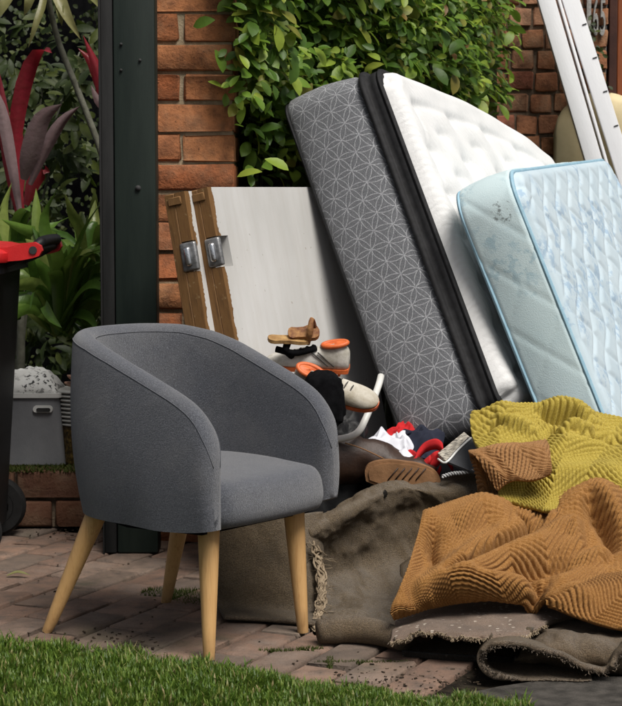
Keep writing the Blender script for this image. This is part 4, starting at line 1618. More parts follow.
def tape(out, nn, rad, ins=0.0):
    S = ring_wall(out, [(ins - rad * math.cos(a), nn - rad * math.sin(a)) for a in np.linspace(0, 2 * math.pi, 9)])
    return S.reshape(-1, 3), gfaces(*S.shape[:2], wrap=True)


def tapeb(*a):
    V, F = tape(*a)
    return bend(V), F


part('piping', *tapeb(out, T - .002, .006, .014), MT['blacktape'], gm, local=True)
part('piping', *tapeb(out, T - .306, .008, .010), MT['blacktape'], gm, local=True)
# pillow top: grid pulled into the rounded outline, with tufts
nl, nw = 230, 170
lg, wg = np.meshgrid(np.linspace(0, L, nl), np.linspace(0, Wd, nw))
ins = .012
ql, qw = rr_clamp(lg, wg, L, Wd, .085)
ql = ins + ql * (L - 2 * ins) / L
qw = ins + qw * (Wd - 2 * ins) / Wd
de = np.minimum(np.minimum(lg, L - lg), np.minimum(wg, Wd - wg))
cr_ = np.hypot(np.maximum(0, .085 - np.minimum(lg, L - lg)), np.maximum(0, .085 - np.minimum(wg, Wd - wg)))
de = np.where((np.minimum(lg, L - lg) < .085) & (np.minimum(wg, Wd - wg) < .085), np.maximum(0, .085 - cr_), de)
edge = np.sqrt(np.clip(1 - (1 - np.clip(de / .045, 0, 1)) ** 2, 0, 1))
tuft = np.zeros_like(lg)
for i in range(12):
    for j in range(9):
        c0, c1 = .12 + i * .165, .10 + j * .145 + (.0725 if i % 2 else 0)
        if c1 > Wd - .06: continue
        du, dv = lg - c0, wg - c1
        tuft -= .008 * np.exp(-(np.abs(du) / .05) ** 1.6 - (dv / .016) ** 2) + .008 * np.exp(-(du ** 2 + dv ** 2) / .045 ** 2)
wave_ = .006 * np.sin(lg * 19 + 1.2 * np.sin(wg * 21.7)) * np.sin(wg * 21.7)
bd = -.005 * np.exp(-((de - .11) / .012) ** 2)
hgt = .050 * edge + (tuft + wave_) * np.clip(de / .1, 0, 1) + bd + .006 * la(lg * 4, wg * 4) * edge
S = np.stack([ql, T - .306 - hgt, qw], -1)
part('quilted_top', bend(S).reshape(-1, 3), gfaces(nw, nl, flip=False), MT['whiteknit'], gm, local=True)

bm_ = thing('blue_mattress', Vector(B_ORG), 'pale blue floral quilted mattress with blue piping leaning in front of the grey one', 'mattress')
bm_.rotation_euler = Matrix(rotm(*B_ROT).tolist()).to_euler()
L, T, Wd = B_DIM
EXT = .13                       # it reaches down behind the blankets
out = rr_outline(L, Wd + EXT, .10, 16, .012) - np.array([0, EXT])
la = Lat(23)
wob = .005 * la(np.arange(len(out)) * .07, np.zeros(len(out)))
rowsB = [(.02, T), (.010 + wob, T - .003)]
for k in range(1, 21):
    y_ = T - .006 - (T - .02) * k / 20.0
    rowsB.append((.004 + wob - .006 * math.sin(k / 20 * math.pi), y_))
rowsB += [(.012 + wob * .5, .008), (.022, .004)]
S = ring_wall(out, rowsB)
# quilted scallops pressed into the border
nv, nu = S.shape[:2]
arc = np.cumsum(np.linalg.norm(np.roll(out, -1, 0) - out, axis=1))
for i in range(2, nv - 2):
    y_ = S[i, :, 1]
    q = np.minimum(np.abs(((arc / .20 + y_ / .16) % 1) - .5), np.abs(((arc / .20 - y_ / .16) % 1) - .5))
    dep = .0032 * np.exp(-(q / .035) ** 2)
    cen = np.array([L / 2, 0, (Wd - EXT) / 2])
    dirv = np.stack([L / 2 - S[i, :, 0], 0 * y_, (Wd - EXT) / 2 - S[i, :, 2]], -1)
    dirv /= np.linalg.norm(dirv, axis=1, keepdims=True)
    S[i] += dirv * dep[:, None]
F = gfaces(nv, nu, wrap=True).tolist()
F.append(list(range(nu)))
part('border', S.reshape(-1, 3), F, MT['blueside'], bm_, local=True, sharp=60)
part('piping', *tape(out, .006, .0065, .012), MT['bluepipe'], bm_, local=True)
part('piping', *tape(out, T - .004, .0065, .010), MT['bluepipe'], bm_, local=True)
nl, nw = 260, 190
W2 = Wd + EXT
lg, wg = np.meshgrid(np.linspace(0, L, nl), np.linspace(0, W2, nw))
ql, qw = rr_clamp(lg, wg, L, W2, .10)
ql = .014 + ql * (L - .028) / L
qw = .014 + qw * (W2 - .028) / W2 - EXT
de = np.minimum(np.minimum(lg, L - lg), np.minimum(wg, W2 - wg))
cr_ = np.hypot(np.maximum(0, .10 - np.minimum(lg, L - lg)), np.maximum(0, .10 - np.minimum(wg, W2 - wg)))
de = np.where((np.minimum(lg, L - lg) < .10) & (np.minimum(wg, W2 - wg) < .10), np.maximum(0, .10 - cr_), de)
edge = np.sqrt(np.clip(1 - (1 - np.clip(de / .03, 0, 1)) ** 2, 0, 1))
ph = lg / .19 + .10 * np.sin(wg * 40)
q1 = np.abs(((ph + wg / .125) % 1) - .5)
q2 = np.abs(((ph - wg / .125) % 1) - .5)
puff = np.minimum(np.minimum(q1, q2) / .22, 1)
hgt = .022 * edge + .0085 * (np.sqrt(puff) - .6) * np.clip(de / .05, 0, 1) + .004 * la(lg * 5, wg * 5) * edge
S = np.stack([ql, .006 - hgt, qw], -1)
part('quilted_top', S.reshape(-1, 3), gfaces(nw, nl), MT['bluetop'], bm_, local=True)

# ------------------------------------------------------------------ white planks leaning at the back
def plank(xt, xb, yb, Y, wpx, thick, label, ticks):
    a, b = P(xt, -30, Y), P(xb, yb, Y)
    d = (b - a) / np.linalg.norm(b - a)
    # on to the ground
    e = b + d * (b[2] / -d[2]) * .995
    s = np.array([1, 0, 0.]) - d * d[0]; s /= np.linalg.norm(s)
    wd = wpx / FPX * Y * s[0]
    nrm = np.cross(s, d); nrm /= np.linalg.norm(nrm)
    nrm = np.cross(-d, s); nrm /= np.linalg.norm(nrm)
    Lp = np.linalg.norm(e - a)
    t_ = thing('white_plank', e, label, 'plank', 'white planks leaning by the brick wall')
    q = Matrix((Vector(s), Vector(nrm), Vector(-d))).transposed()
    t_.rotation_euler = q.to_euler()
    part('board', *boxv(wd / 2, thick / 2, Lp / 2, wd, thick, Lp, .004, 2), MT['whitepaint'], t_, local=True, sharp=40)
    for y in ticks:
        f = (P(xt + (xb - xt) * (y + 30) / (yb + 30), y, Y) - e) @ -d
        part('notch', *boxv(wd * .82, -.0005, f, wd * .26, .004, .005), MT['slot'], t_, local=True, smooth=False)
    return t_


plank(529, 585, 160, 8.04, 17.5, .045, 'wide plain white plank leaning behind the blue mattress', [])
plank(549, 608, 172, 8.10, 3.2, .05, 'narrow white edge strip between the two leaning white planks', [])
plank(553, 615.5, 170, 8.13, 17.5, .03, 'white plank with small dark notches along its right edge', [28.6, 62, 95.6, 130, 163])

# cream pad behind the planks
S = np.zeros((40, 26, 3))
ll = Lat(12)
cx_, hwid = P(602, 120, 8.20)[0], .205
zt_ = P(602, 92, 8.20)[2]
V2_ = []
for j in range(40):
    h = j / 39
    for i in range(26):
        s = i / 25 * 2 - 1
        x = cx_ + s * hwid
        ztop = zt_ - hwid * .9 * (1 - math.sqrt(max(0, 1 - (abs(s) ** 2.2))))
        z = .004 + (ztop - .004) * h
        bulge = .032 * (1 - abs(s) ** 4) * (1 - max(0, (h - .93) / .07) ** 2) + .008 * ll(s * 4 + 2, z * 5)
        S[j, i] = (x, 8.215 - bulge, z)
V, F, m = sheet(S, .03)
V[len(V) // 2:, 1] = 8.222
tag(part('foam_pad', V, F, [MT['cream']] * 3, fmat=m), 'cream canvas pad with rounded top standing behind the white planks', 'pad')


# ------------------------------------------------------------------ carpets
def PS(rows):
    return np.array([[P(x, y, Y) for x, y, Y in r] for r in rows])


def rough_up(S, amp, sc, seed):
    la = Lat(seed)
    n = gnormals(S)
    u = S[..., 0] * sc + S[..., 2] * sc * .7
    v = S[..., 1] * sc - S[..., 2] * sc * .6
    return S + n * (amp * (la(u + 9, v + 9) + .5 * la(u * 2.3 + 4, v * 2.3)))[..., None]


bc = thing('brown_carpet', G(380, 590), 'large dirty brown carpet folded over behind the chair legs', 'carpet')
# from behind the crest, over it, into the hollow and out along the floor
S = PS([
    [(296, 560, 4.95), (330, 545, 5.05), (390, 520, 5.25), (440, 515, 5.30), (500, 510, 5.30), (560, 520, 5.25)],
    [(300, 540, 4.92), (335, 519, 5.02), (390, 488, 5.20), (440, 484, 5.22), (500, 480, 5.20), (560, 480, 5.15)],
    [(306, 527, 4.82), (340, 507, 4.92), (393, 481, 5.08), (440, 478, 5.12), (500, 474, 5.10), (560, 474, 5.05)],
    [(309, 534, 4.74), (345, 513, 4.82), (398, 488, 4.96), (442, 492, 5.00), (500, 490, 5.00), (560, 490, 4.95)],
    [(311, 552, 4.78), (350, 535, 4.88), (402, 512, 5.00), (446, 520, 5.02), (500, 520, 5.00), (560, 520, 4.95)],
    [(312, 580, 4.80), (352, 570, 4.90), (404, 560, 4.98), (448, 565, 4.98), (500, 560, 4.95), (560, 560, 4.90)],
    [(316, 604, 4.70), (354, 598, 4.74), (404, 600, 4.76), (448, 602, 4.76), (500, 600, 4.74), (560, 600, 4.7)],
    [(320, 612, 4.58), (356, 612, 4.56), (404, 620, 4.52), (448, 622, 4.50), (500, 622, 4.50), (560, 622, 4.5)],
    [(323, 624, 4.47), (358, 626, 4.45), (404, 634, 4.42), (448, 636, 4.40), (500, 636, 4.40), (560, 636, 4.4)],
    [(325, 631, 4.46), (360, 634, 4.44), (405, 642, 4.40), (450, 644, 4.38), (500, 644, 4.38), (560, 644, 4.38)],
])
S = surf(S, 120, 150)
S = rough_up(S, .009, 13, 3)
S = rough_up(S, .0035, 48, 31)
S[..., 2] = np.maximum(S[..., 2], .004)
V, F, m = sheet(S, -.012)
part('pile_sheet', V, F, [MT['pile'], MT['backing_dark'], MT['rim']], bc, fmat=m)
# the end that hangs down at the left, backing outwards
S = PS([
    [(208, 522, 4.75), (258, 517, 4.75), (285, 515, 4.75), (306, 514, 4.78), (320, 512, 4.86)],
    [(211, 560, 4.70), (258, 558, 4.70), (287, 557, 4.69), (308, 551, 4.71), (320, 545, 4.80)],
    [(214, 585, 4.67), (259, 585, 4.66), (288, 586, 4.65), (310, 582, 4.66), (321, 578, 4.76)],
    [(218, 610, 4.64), (259, 612, 4.62), (288, 614, 4.61), (311, 612, 4.61), (321, 606, 4.70)],
    [(224, 622, 4.545), (258, 625, 4.525), (290, 629, 4.50), (314, 634, 4.47), (326, 630, 4.50)],
])
S = surf(S, 60, 60)
S = rough_up(S, .005, 16, 5)
S[..., 2] = np.maximum(S[..., 2], .006)
V, F, m = sheet(S, .010)
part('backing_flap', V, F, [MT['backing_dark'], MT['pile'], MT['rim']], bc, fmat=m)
# roll of carpet lying along the floor at the foot
pts = curve([G(318, 632, .030), G(345, 629, .034), G(375, 632, .034), G(405, 641, .03)], 24)
V, F = tube(pts, np.interp(np.linspace(0, 1, 24), [0, .2, .7, 1], [.026, .034, .030, .024]), 18)
V[:, 2] = np.maximum(V[:, 2], .003)
part('floor_roll', V, F, MT['pile2'], bc)
# torn strip along the floor
S = PS([[(332, 634, 4.44), (350, 634, 4.43), (370, 638, 4.40), (394, 646, 4.35)], [(332, 640, 4.40), (350, 640, 4.39), (370, 645, 4.36), (394, 655, 4.31)]])
S = surf(S, 10, 40)
S = rough_up(S, .004, 30, 6)
S[..., 2] = np.maximum(S[..., 2], .006)
V, F, m = sheet(S, .008)
part('torn_strip', V, F, [MT['rim'], MT['pile'], MT['rim']], bc, fmat=m)
# frayed cut edge: bunched yarns
fr = []
rg = np.random.default_rng(9)
spine = curve([P(311, 541, 4.69), P(318, 558, 4.68), P(322, 585, 4.63), P(320, 608, 4.57), P(315, 625, 4.49), P(318, 640, 4.41)], 40)
for k in range(46):
    ph1, ph2, am = rg.uniform(0, 6), rg.uniform(0, 6), rg.uniform(.003, .011)
    t0, t1 = sorted(rg.integers(0, 40, 2))
    if t1 - t0 < 7: t0, t1 = max(0, t0 - 8), min(39, t1 + 8)
    q = spine[t0:t1 + 1].copy()
    ii = np.arange(len(q))
    q[:, 0] += am * np.sin(ii * .8 + ph1) + rg.normal(0, .003)
    q[:, 1] += am * np.cos(ii * .6 + ph2) - .006
    q[:, 2] += rg.normal(0, .002, len(q))
    fr.append(tube(q, rg.uniform(.0012, .0034), 5))
for k in range(26):
    i0 = rg.integers(2, 39)
    a = spine[i0]
    Ln = rg.uniform(.015, .05)
    an = rg.uniform(-1.2, 1.2)
    q = np.array([a + np.array([math.cos(an) * Ln * s * rg.choice([1, 1, -.5]), -.012 * s, math.sin(an) * Ln * s - .02 * s * s]) + rg.normal(0, .001, 3) for s in np.linspace(0, 1, 7)])
    fr.append(tube(q, .0008, 4))
V, F = joinm(*fr)
V[:, 2] = np.maximum(V[:, 2], .001)
tag(part('frayed_edge', V, F, MT['fray'], bc), kind='stuff')

# lower, folded carpet at the right front
fc = thing('folded_carpet', G(520, 680), 'second brown carpet folded and rolled under the orange blanket', 'carpet')
# speckled flap, edge hanging over a dark hollow
S = PS([
    [(402, 600, 4.62), (440, 596, 4.62), (490, 590, 4.60), (545, 590, 4.58), (600, 590, 4.55)],
    [(400, 616, 4.46), (440, 608, 4.46), (490, 607, 4.44), (540, 610, 4.40), (590, 612, 4.36)],
    [(394, 630, 4.28), (432, 622, 4.28), (480, 622, 4.26), (525, 619, 4.27), (560, 622, 4.28)],
    [(391, 640, 4.16), (428, 632, 4.16), (474, 636, 4.13), (512, 636, 4.12), (545, 627, 4.20)],
    [(390, 646, 4.13), (428, 637, 4.13), (474, 642, 4.10), (512, 643, 4.09), (546, 629, 4.185)],
])
S = surf(S, 60, 100)
la = Lat(91)
S[-6:, :, 1] += (.010 * la(np.arange(100) * .35, np.zeros(100)))[None] * np.linspace(0, 1, 6)[:, None]
S[-6:, :, 2] += (.004 * la(np.arange(100) * .6, np.ones(100)))[None] * np.linspace(0, 1, 6)[:, None]
S = rough_up(S, .004, 16, 8)
S[..., 2] += .010
V, F, m = sheet(S, -.011)
part('backing_flap', V, F, [MT['backing'], MT['pile'], MT['rim']], fc, fmat=m)
rimpts = S[-1]
fr = []
for k in range(420):
    i0 = rg.integers(0, 99)
    a = rimpts[i0] + (rimpts[min(99, i0 + 1)] - rimpts[i0]) * rg.uniform(0, 1)
    ln = rg.uniform(.004, .013)
    dirv = np.array([rg.normal(0, .6), -1, rg.normal(-.8, .6)]); dirv /= np.linalg.norm(dirv)
    q = np.array([a, a + dirv * ln * .5 + rg.normal(0, .001, 3), a + dirv * ln])
    fr.append(tube(q, .0009, 4, False))
tag(part('frayed_edge', *joinm(*fr), MT['fray'], fc), kind='stuff')


def extr(px, Y0, Y1, n=70, m_=14, thick=.012, shift=(0, 0)):
    """a sheet whose cut end follows a line in the end plane and that runs back to Y1"""
    c = np.array([P(x, y, Y0) for x, y in px])
    c = curve(c, n)
    S = np.array([c + np.array([shift[0] * k / (m_ - 1), (Y1 - Y0) * k / (m_ - 1), shift[1] * k / (m_ - 1)]) for k in range(m_)])
    return S


# looped fold with its cut edge towards us
S = extr([(640, 641), (622, 655), (609, 673), (590, 671), (560, 659), (530, 649), (505, 645), (488, 650), (483, 660), (490, 670), (512, 678), (548, 683), (592, 688)], 3.985, 4.35, 120, 22, shift=(.04, -.06))
la = Lat(55)
S[..., 1] += (.008 * la(np.arange(120) * .25, np.zeros(120)))[None] * np.linspace(1, 0, 22)[:, None]
S = rough_up(S, .003, 30, 12)
S[..., 2] = np.maximum(S[..., 2], .002)
V, F, m = sheet(S, .0115)
V[:, 2] = np.maximum(V[:, 2], .001)
part('looped_fold', V, F, [MT['pile2'], MT['pile'], MT['rim']], fc, fmat=m)
fr = []
for k in range(420):
    i0 = rg.integers(0, 118)
    a = S[0, i0] + (S[0, i0 + 1] - S[0, i0]) * rg.uniform(0, 1) + rg.normal(0, .003, 3)
    dirv = np.array([rg.normal(0, .7), -1, rg.normal(-.1, .7)]); dirv /= np.linalg.norm(dirv)
    ln = rg.uniform(.003, .009)
    q = np.array([a, a + dirv * ln * .5 + rg.normal(0, .001, 3), a + dirv * ln])
    q[:, 2] = np.maximum(q[:, 2], .002)
    fr.append(tube(q, .0008, 4, False))
tag(part('frayed_edge', *joinm(*fr), MT['rim'], fc), kind='stuff')
# fat top fold above the loop
S = PS([
    [(500, 600, 4.62), (545, 596, 4.60), (590, 600, 4.58), (650, 606, 4.55)],
    [(524, 626, 4.36), (555, 620, 4.33), (590, 622, 4.30), (650, 630, 4.28)],
    [(528, 636, 4.24), (558, 628, 4.21), (592, 631, 4.18), (650, 638, 4.16)],
    [(524, 646, 4.13), (556, 638, 4.10), (594, 641, 4.08), (650, 648, 4.06)],
    [(520, 655, 4.10), (555, 653, 4.06), (596, 658, 4.05), (650, 664, 4.03)],
    [(513, 662, 4.11), (553, 664, 4.10), (597, 672, 4.09), (650, 678, 4.07)],
    [(512, 668, 4.24), (552, 668, 4.22), (596, 674, 4.20), (650, 680, 4.18)],
])
S = surf(S, 60, 70)
S = rough_up(rough_up(S, .006, 14, 14), .003, 45, 33)
V, F, m = sheet(S, -.011)
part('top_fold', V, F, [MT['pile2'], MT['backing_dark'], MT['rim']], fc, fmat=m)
# inner layers that fill the pile under the blankets
S = PS([
    [(400, 560, 4.95), (460, 520, 5.05), (540, 500, 5.05), (650, 500, 5.0)],
    [(402, 600, 4.75), (460, 560, 4.85), (540, 545, 4.85), (650, 545, 4.8)],
    [(404, 630, 4.50), (460, 612, 4.56), (540, 600, 4.55), (650, 600, 4.52)],
    [(402, 646, 4.26), (460, 642, 4.24), (540, 640, 4.22), (650, 644, 4.2)],
    [(402, 660, 4.20), (460, 662, 4.16), (540, 664, 4.14), (650, 666, 4.12)],
    [(402, 672, 4.21), (462, 675, 4.17), (540, 678, 4.15), (650, 680, 4.12)],
])
S = surf(S, 40, 50)
S[..., 2] -= .012
S[..., 2] = np.maximum(S[..., 2], .003)
V, F, m = sheet(S, -.01)
V[:, 2] = np.maximum(V[:, 2], .001)
part('under_layer', V, F, [MT['pile'], MT['backing_dark'], MT['rim']], fc, fmat=m)


# ------------------------------------------------------------------ ribbed blankets
def seg_dist(px, py, poly):
    best = np.full(px.shape, 1e9)
    par = np.zeros(px.shape)
    tot = 0
    lens = [math.hypot(poly[i + 1][0] - poly[i][0], poly[i + 1][1] - poly[i][1]) for i in range(len(poly) - 1)]
    T_ = sum(lens)
    for i in range(len(poly) - 1):
        (x0, y0), (x1, y1) = poly[i], poly[i + 1]
        dx, dy = x1 - x0, y1 - y0
        t = np.clip(((px - x0) * dx + (py - y0) * dy) / (dx * dx + dy * dy), 0, 1)
        d = np.hypot(px - x0 - t * dx, py - y0 - t * dy)
        k = d < best
        best = np.where(k, d, best)
        par = np.where(k, (tot + t * lens[i]) / T_, par)
        tot += lens[i]
    return best, par


def folds(S, lines, scale, org, lean=None):
    """sculpt folds: each line (polyline on the cloth as seen from the front, height, half width, taper)"""
    pr = S.reshape(-1, 3) - _cp
    k = pr @ _fw
    px = ((311 + FPX * pr[:, 0] / k) - org[0]) * scale
    py = ((353 - FPX * (pr @ _up) / k) - org[1]) * scale
    h = np.zeros(len(px))
    for poly, amp, wd, tp in lines:
        d, par = seg_dist(px, py, poly)
        e = 1.0
        if tp: e = np.sin(np.clip(par * .9 + .08, 0, 1) * math.pi) ** tp
        h += amp * e * np.exp(-(d / wd) ** 2)
    return h.reshape(S.shape[:2])


def chevron(a, b, wave, panel, slope, jag=None):
    """ribs that zigzag from panel to panel"""
    tri = np.abs(((a / panel) % 2) - 1) * panel
    ph = (b + slope * tri) / wave
    rib = np.sqrt(np.sqrt(np.sin(math.pi * ph) ** 2 + .004)) * 2 - 1
    br = np.sin(2 * math.pi * (a * .9 - b * .4) / (wave * .62))
    return rib + .16 * br


def blanket(parent, name, ctrl, nv, nu, lines, scale, org, mat, mat_back, wave=.0135, panel=.075, slope=1.0, amp=.0034, thick=.007, rot=0.0, warp=.8, hem=None, seed=1, extra=None, depth=2.1):
    S = surf(PS(ctrl), nv, nu)
    n = gnormals(smooth_grid(S, 4))
    if n[nv // 2, nu // 2] @ np.array([0, -.8, .6]) < 0:
        n = -n
    la = Lat(seed)
    h = folds(S, lines, scale, org) * depth
    vv_ = np.linspace(0, 1, nv)[:, None]
    h = h * np.clip((1 - vv_) / .12, .15, 1) * np.clip(vv_ / .1, .2, 1)
    D = np.array([0, -.62, .78])
    S = S + D * h[..., None]
    if extra is not None:
        S = extra(S)
    S = smooth_grid(S, 4)
    # cloth coordinates, bent a little where the cloth climbs over a fold
    wl = np.linalg.norm(np.diff(S, axis=1), axis=-1).sum(1).mean()
    hl = np.linalg.norm(np.diff(S, axis=0), axis=-1).sum(0).mean()
    a, b = np.meshgrid(np.linspace(-.5, .5, nu) * wl, np.linspace(0, 1, nv) * hl)
    a, b = a * math.cos(rot) - b * math.sin(rot), a * math.sin(rot) + b * math.cos(rot)
    b = b + .35 * h
    a = a + warp * .02 * la(a * 6 + 3, b * 6 + 1)
    b = b + warp * .012 * la(a * 6 + 13, b * 6 + 21)
    n = gnormals(S)
    if n[nv // 2, nu // 2] @ D < 0:
        n = -n
    n = smooth_grid(n, 2); n /= np.linalg.norm(n, axis=-1, keepdims=True) + 1e-9
    rib = chevron(a, b, wave, panel, slope)
    S2 = S + n * (amp * rib)[..., None]
    S2[..., 2] = np.maximum(S2[..., 2], .01)
    V, F, m = sheet(S2, thick)
    # keep the back side behind the front whichever way the grid winds
    N = nv * nu
    V[N:] = (S - n * thick).reshape(-1, 3)
    return part(name, V, F, [mat, mat_back, mat], parent, fmat=m)


ob = thing('orange_blanket', G(510, 640, 0), 'crumpled burnt orange ribbed blanket on the folded carpet', 'blanket')
OL = [
    # (polyline, height, half width in survey units, taper)
    ([(20, 350), (45, 270), (70, 160), (100, 110)], .012, 26, 0),
    ([(118, 150), (112, 190), (125, 240)], -.020, 16, .6),
    ([(95, 295), (160, 262), (235, 205), (310, 165), (360, 135)], .026, 34, .4),
    ([(150, 290), (225, 238), (310, 192), (375, 150), (392, 100)], -.030, 14, .5),
    ([(175, 130), (250, 95), (320, 110)], .026, 42, .6),
    ([(345, 98), (372, 122), (365, 140)], -.026, 11, .6),
    ([(160, 300), (260, 255), (350, 215), (430, 180), (480, 150)], .030, 36, .4),
    ([(230, 285), (330, 262), (420, 245), (520, 238)], -.020, 15, .6),
    ([(90, 318), (200, 305), (300, 290), (372, 296)], .024, 24, .3),
    ([(120, 338), (230, 328), (340, 318), (400, 322)], -.022, 12, .5),
    ([(378, 280), (398, 300), (385, 322), (420, 290)], -.022, 16, .4),
    ([(395, 130), (425, 95), (450, 70)], -.024, 10, .6),
    ([(415, 120), (440, 95)], .016, 9, .5),
    ([(440, 150), (490, 140), (500, 185), (450, 215)], .016, 20, .4),
    ([(470, 80), (540, 45), (600, 60), (630, 80)], .024, 38, .4),
    ([(530, 80), (575, 130), (600, 185), (588, 225)], -.026, 20, .5),
    ([(560, 60), (610, 110), (630, 150)], .018, 22, .5),
    ([(500, 235), (560, 215), (620, 195)], .020, 20, .5),
    ([(415, 322), (470, 282), (540, 268), (630, 258)], .012, 30, .2),
    ([(230, 345), (330, 345), (430, 362)], .010, 14, .5),
]
blanket(ob, 'blanket_sheet', [
    [(424, 512, 4.74), (470, 498, 4.80), (530, 494, 4.86), (585, 486, 4.90), (660, 484, 4.9)],
    [(422, 524, 4.60), (468, 504, 4.66), (530, 503, 4.72), (585, 492, 4.76), (660, 490, 4.76)],
    [(414, 552, 4.48), (466, 538, 4.52), (530, 530, 4.56), (590, 522, 4.60), (660, 520, 4.60)],
    [(406, 580, 4.36), (460, 572, 4.39), (526, 562, 4.42), (592, 558, 4.44), (660, 556, 4.44)],
    [(398, 600, 4.285), (452, 588, 4.30), (520, 582, 4.31), (592, 592, 4.29), (660, 596, 4.28)],
    [(391, 616, 4.225), (444, 601, 4.245), (520, 596, 4.25), (592, 614, 4.21), (660, 634, 4.15)],
    [(393, 619, 4.26), (446, 604, 4.28), (520, 599, 4.29), (592, 617, 4.25), (660, 637, 4.18)],
], 320, 420, OL, 2.68, (390, 480), MT['orange'], MT['orange'], wave=.0140, panel=.105, slope=.62, amp=.0056, rot=.42, seed=61)
# the corner laid over at the lower right
blanket(ob, 'turned_corner', [
    [(560, 592, 4.305), (590, 578, 4.33), (625, 572, 4.34), (665, 568, 4.34)],
    [(551, 597, 4.255), (590, 585, 4.265), (625, 582, 4.27), (665, 580, 4.27)],
    [(545, 601, 4.225), (590, 602, 4.200), (625, 605, 4.19), (665, 606, 4.18)],
    [(547, 606, 4.205), (592, 622, 4.150), (625, 630, 4.13), (665, 636, 4.11)],
], 130, 150, [([(440, 330), (540, 300), (640, 290)], .010, 30, 0), ([(470, 300), (560, 340)], .006, 20, .5)], 2.68, (390, 480), MT['orange'], MT['orange'], wave=.0140, panel=.105, slope=.62, amp=.0056, rot=-.7, seed=64)

yb = thing('yellow_blanket', G(545, 560, 0), 'crumpled mustard yellow ribbed blanket with tan underside on top of the orange one', 'blanket')
YL = [
    ([(40, 80), (60, 50), (120, 35), (200, 45)], .014, 26, .3),
    ([(110, 120), (150, 95), (180, 100)], -.020, 10, .5),
    ([(130, 110), (150, 88), (230, 100), (290, 130)], .016, 18, .4),
    ([(300, 60), (360, 80), (440, 80), (470, 110)], -.020, 13, .5),
    ([(305, 48), (380, 42), (450, 55), (520, 90)], .024, 20, .4),
    ([(390, 128), (440, 110), (490, 125), (480, 150)], .020, 16, .4),
    ([(350, 200), (400, 165), (480, 170), (560, 160)], .010, 26, .4),
    ([(470, 150), (540, 150), (622, 170)], -.014, 16, .5),
    ([(330, 150), (350, 120), (385, 120)], -.012, 12, .4),
    ([(380, 300), (470, 300), (560, 290), (622, 300)], .018, 40, .3),
]
blanket(yb, 'blanket_sheet', [
    [(478, 418, 5.10), (520, 410, 5.10), (556, 412, 5.11), (600, 418, 5.11), (650, 428, 5.1)],
    [(470, 421, 5.05), (520, 406, 5.08), (556, 410, 5.10), (600, 416, 5.10), (650, 426, 5.08)],
    [(473, 440, 4.96), (520, 430, 4.98), (556, 434, 4.98), (600, 438, 4.98), (650, 444, 4.96)],
    [(482, 452, 4.89), (525, 454, 4.88), (560, 456, 4.88), (600, 458, 4.88), (650, 462, 4.86)],
    [(500, 470, 4.83), (530, 474, 4.80), (562, 474, 4.79), (602, 474, 4.79), (650, 476, 4.78)],
    [(498, 488, 4.75), (530, 494, 4.71), (560, 497, 4.70), (602, 488, 4.72), (650, 486, 4.72)],
    [(498, 499, 4.69), (530, 507, 4.65), (558, 511, 4.63), (602, 496, 4.68), (650, 492, 4.68)],
], 280, 360, YL, 3.84, (460, 400), MT['yellow'], MT['tan'], wave=.0165, panel=.10, slope=.7, amp=.0064, rot=-.3, seed=71)
# the turned-back flap showing the tan side
blanket(yb, 'turned_flap', [
    [(468, 452, 4.80), (496, 446, 4.80), (524, 444, 4.80), (546, 440, 4.81)],
    [(470, 455, 4.755), (497, 451, 4.750), (525, 449, 4.745), (549, 446, 4.750)],
    [(480, 468, 4.725), (503, 464, 4.710), (528, 461, 4.700), (551, 458, 4.700)],
    [(490, 481, 4.700), (508, 477, 4.680), (531, 474, 4.665), (552, 468, 4.665)],
    [(497, 491, 4.680), (512, 481, 4.670), (533, 480, 4.650), (551, 474, 4.655)],
], 120, 120, [([(60, 230), (110, 270), (160, 320)], .012, 24, .3), ([(120, 180), (240, 200), (330, 190)], .006, 30, .4)], 3.84, (460, 400), MT['tan'], MT['yellow'], wave=.0130, panel=.05, slope=1.0, amp=.0042, rot=.4, seed=75)
# tan edge falling away behind the flap
blanket(yb, 'tan_fall', [
    [(468, 452, 4.80), (484, 460, 4.79), (500, 470, 4.78)],
    [(472, 465, 4.80), (486, 474, 4.79), (502, 482, 4.78)],
    [(476, 480, 4.80), (488, 488, 4.79), (504, 496, 4.78)],
    [(478, 498, 4.79), (490, 502, 4.78), (506, 506, 4.77)],
], 80, 60, [([(60, 250), (90, 350)], .008, 16, 0)], 3.84, (460, 400), MT['tan'], MT['tan'], wave=.0130, panel=.05, slope=1.0, amp=.0042, rot=.9, seed=77)


# ------------------------------------------------------------------ heap behind: bag, mat, shoes, clothes
def lump(c, rad, seed, amp=.18, sub=4, sq=.7, crease=.0):
    bm = bmesh.new()
    bmesh.ops.create_icosphere(bm, subdivisions=sub, radius=1)
    V = []
    for v in bm.verts:
        d = v.co.normalized()
        n1 = mnoise.fractal(d * 1.7 + Vector((seed * 3.1, 0, 0)), 1, 2, 3)
        n2 = abs(mnoise.noise(d * 4 + Vector((seed, 5, 0))))
        k = 1 + amp * n1 - crease * (1 - n2) ** 4
        p = [math.copysign(abs(q) ** sq, q) * r_ * k for q, r_ in zip(d, rad)]
        V.append((c[0] + p[0], c[1] + p[1], max(.002, c[2] + p[2])))
    bm.verts.index_update()
    F = [[v.index for v in f.verts] for f in bm.faces]
    bm.free()
    return np.array(V), F


V, F = lump((.02, 5.22, .23), (.155, .13, .245), 2, .14, 5, .7, .12)
tag(part('black_bag', V, F, MT['blackbag']), 'black bag slumped under the football boots beside the doors', 'bag')
V, F = lump((.24, 5.38, .09), (.24, .17, .12), 5, .14, 4, .7, .1)
tag(part('black_sack', V, F, MT['blackcloth']), 'low black sack under the clothes behind the brown carpet', 'bag')

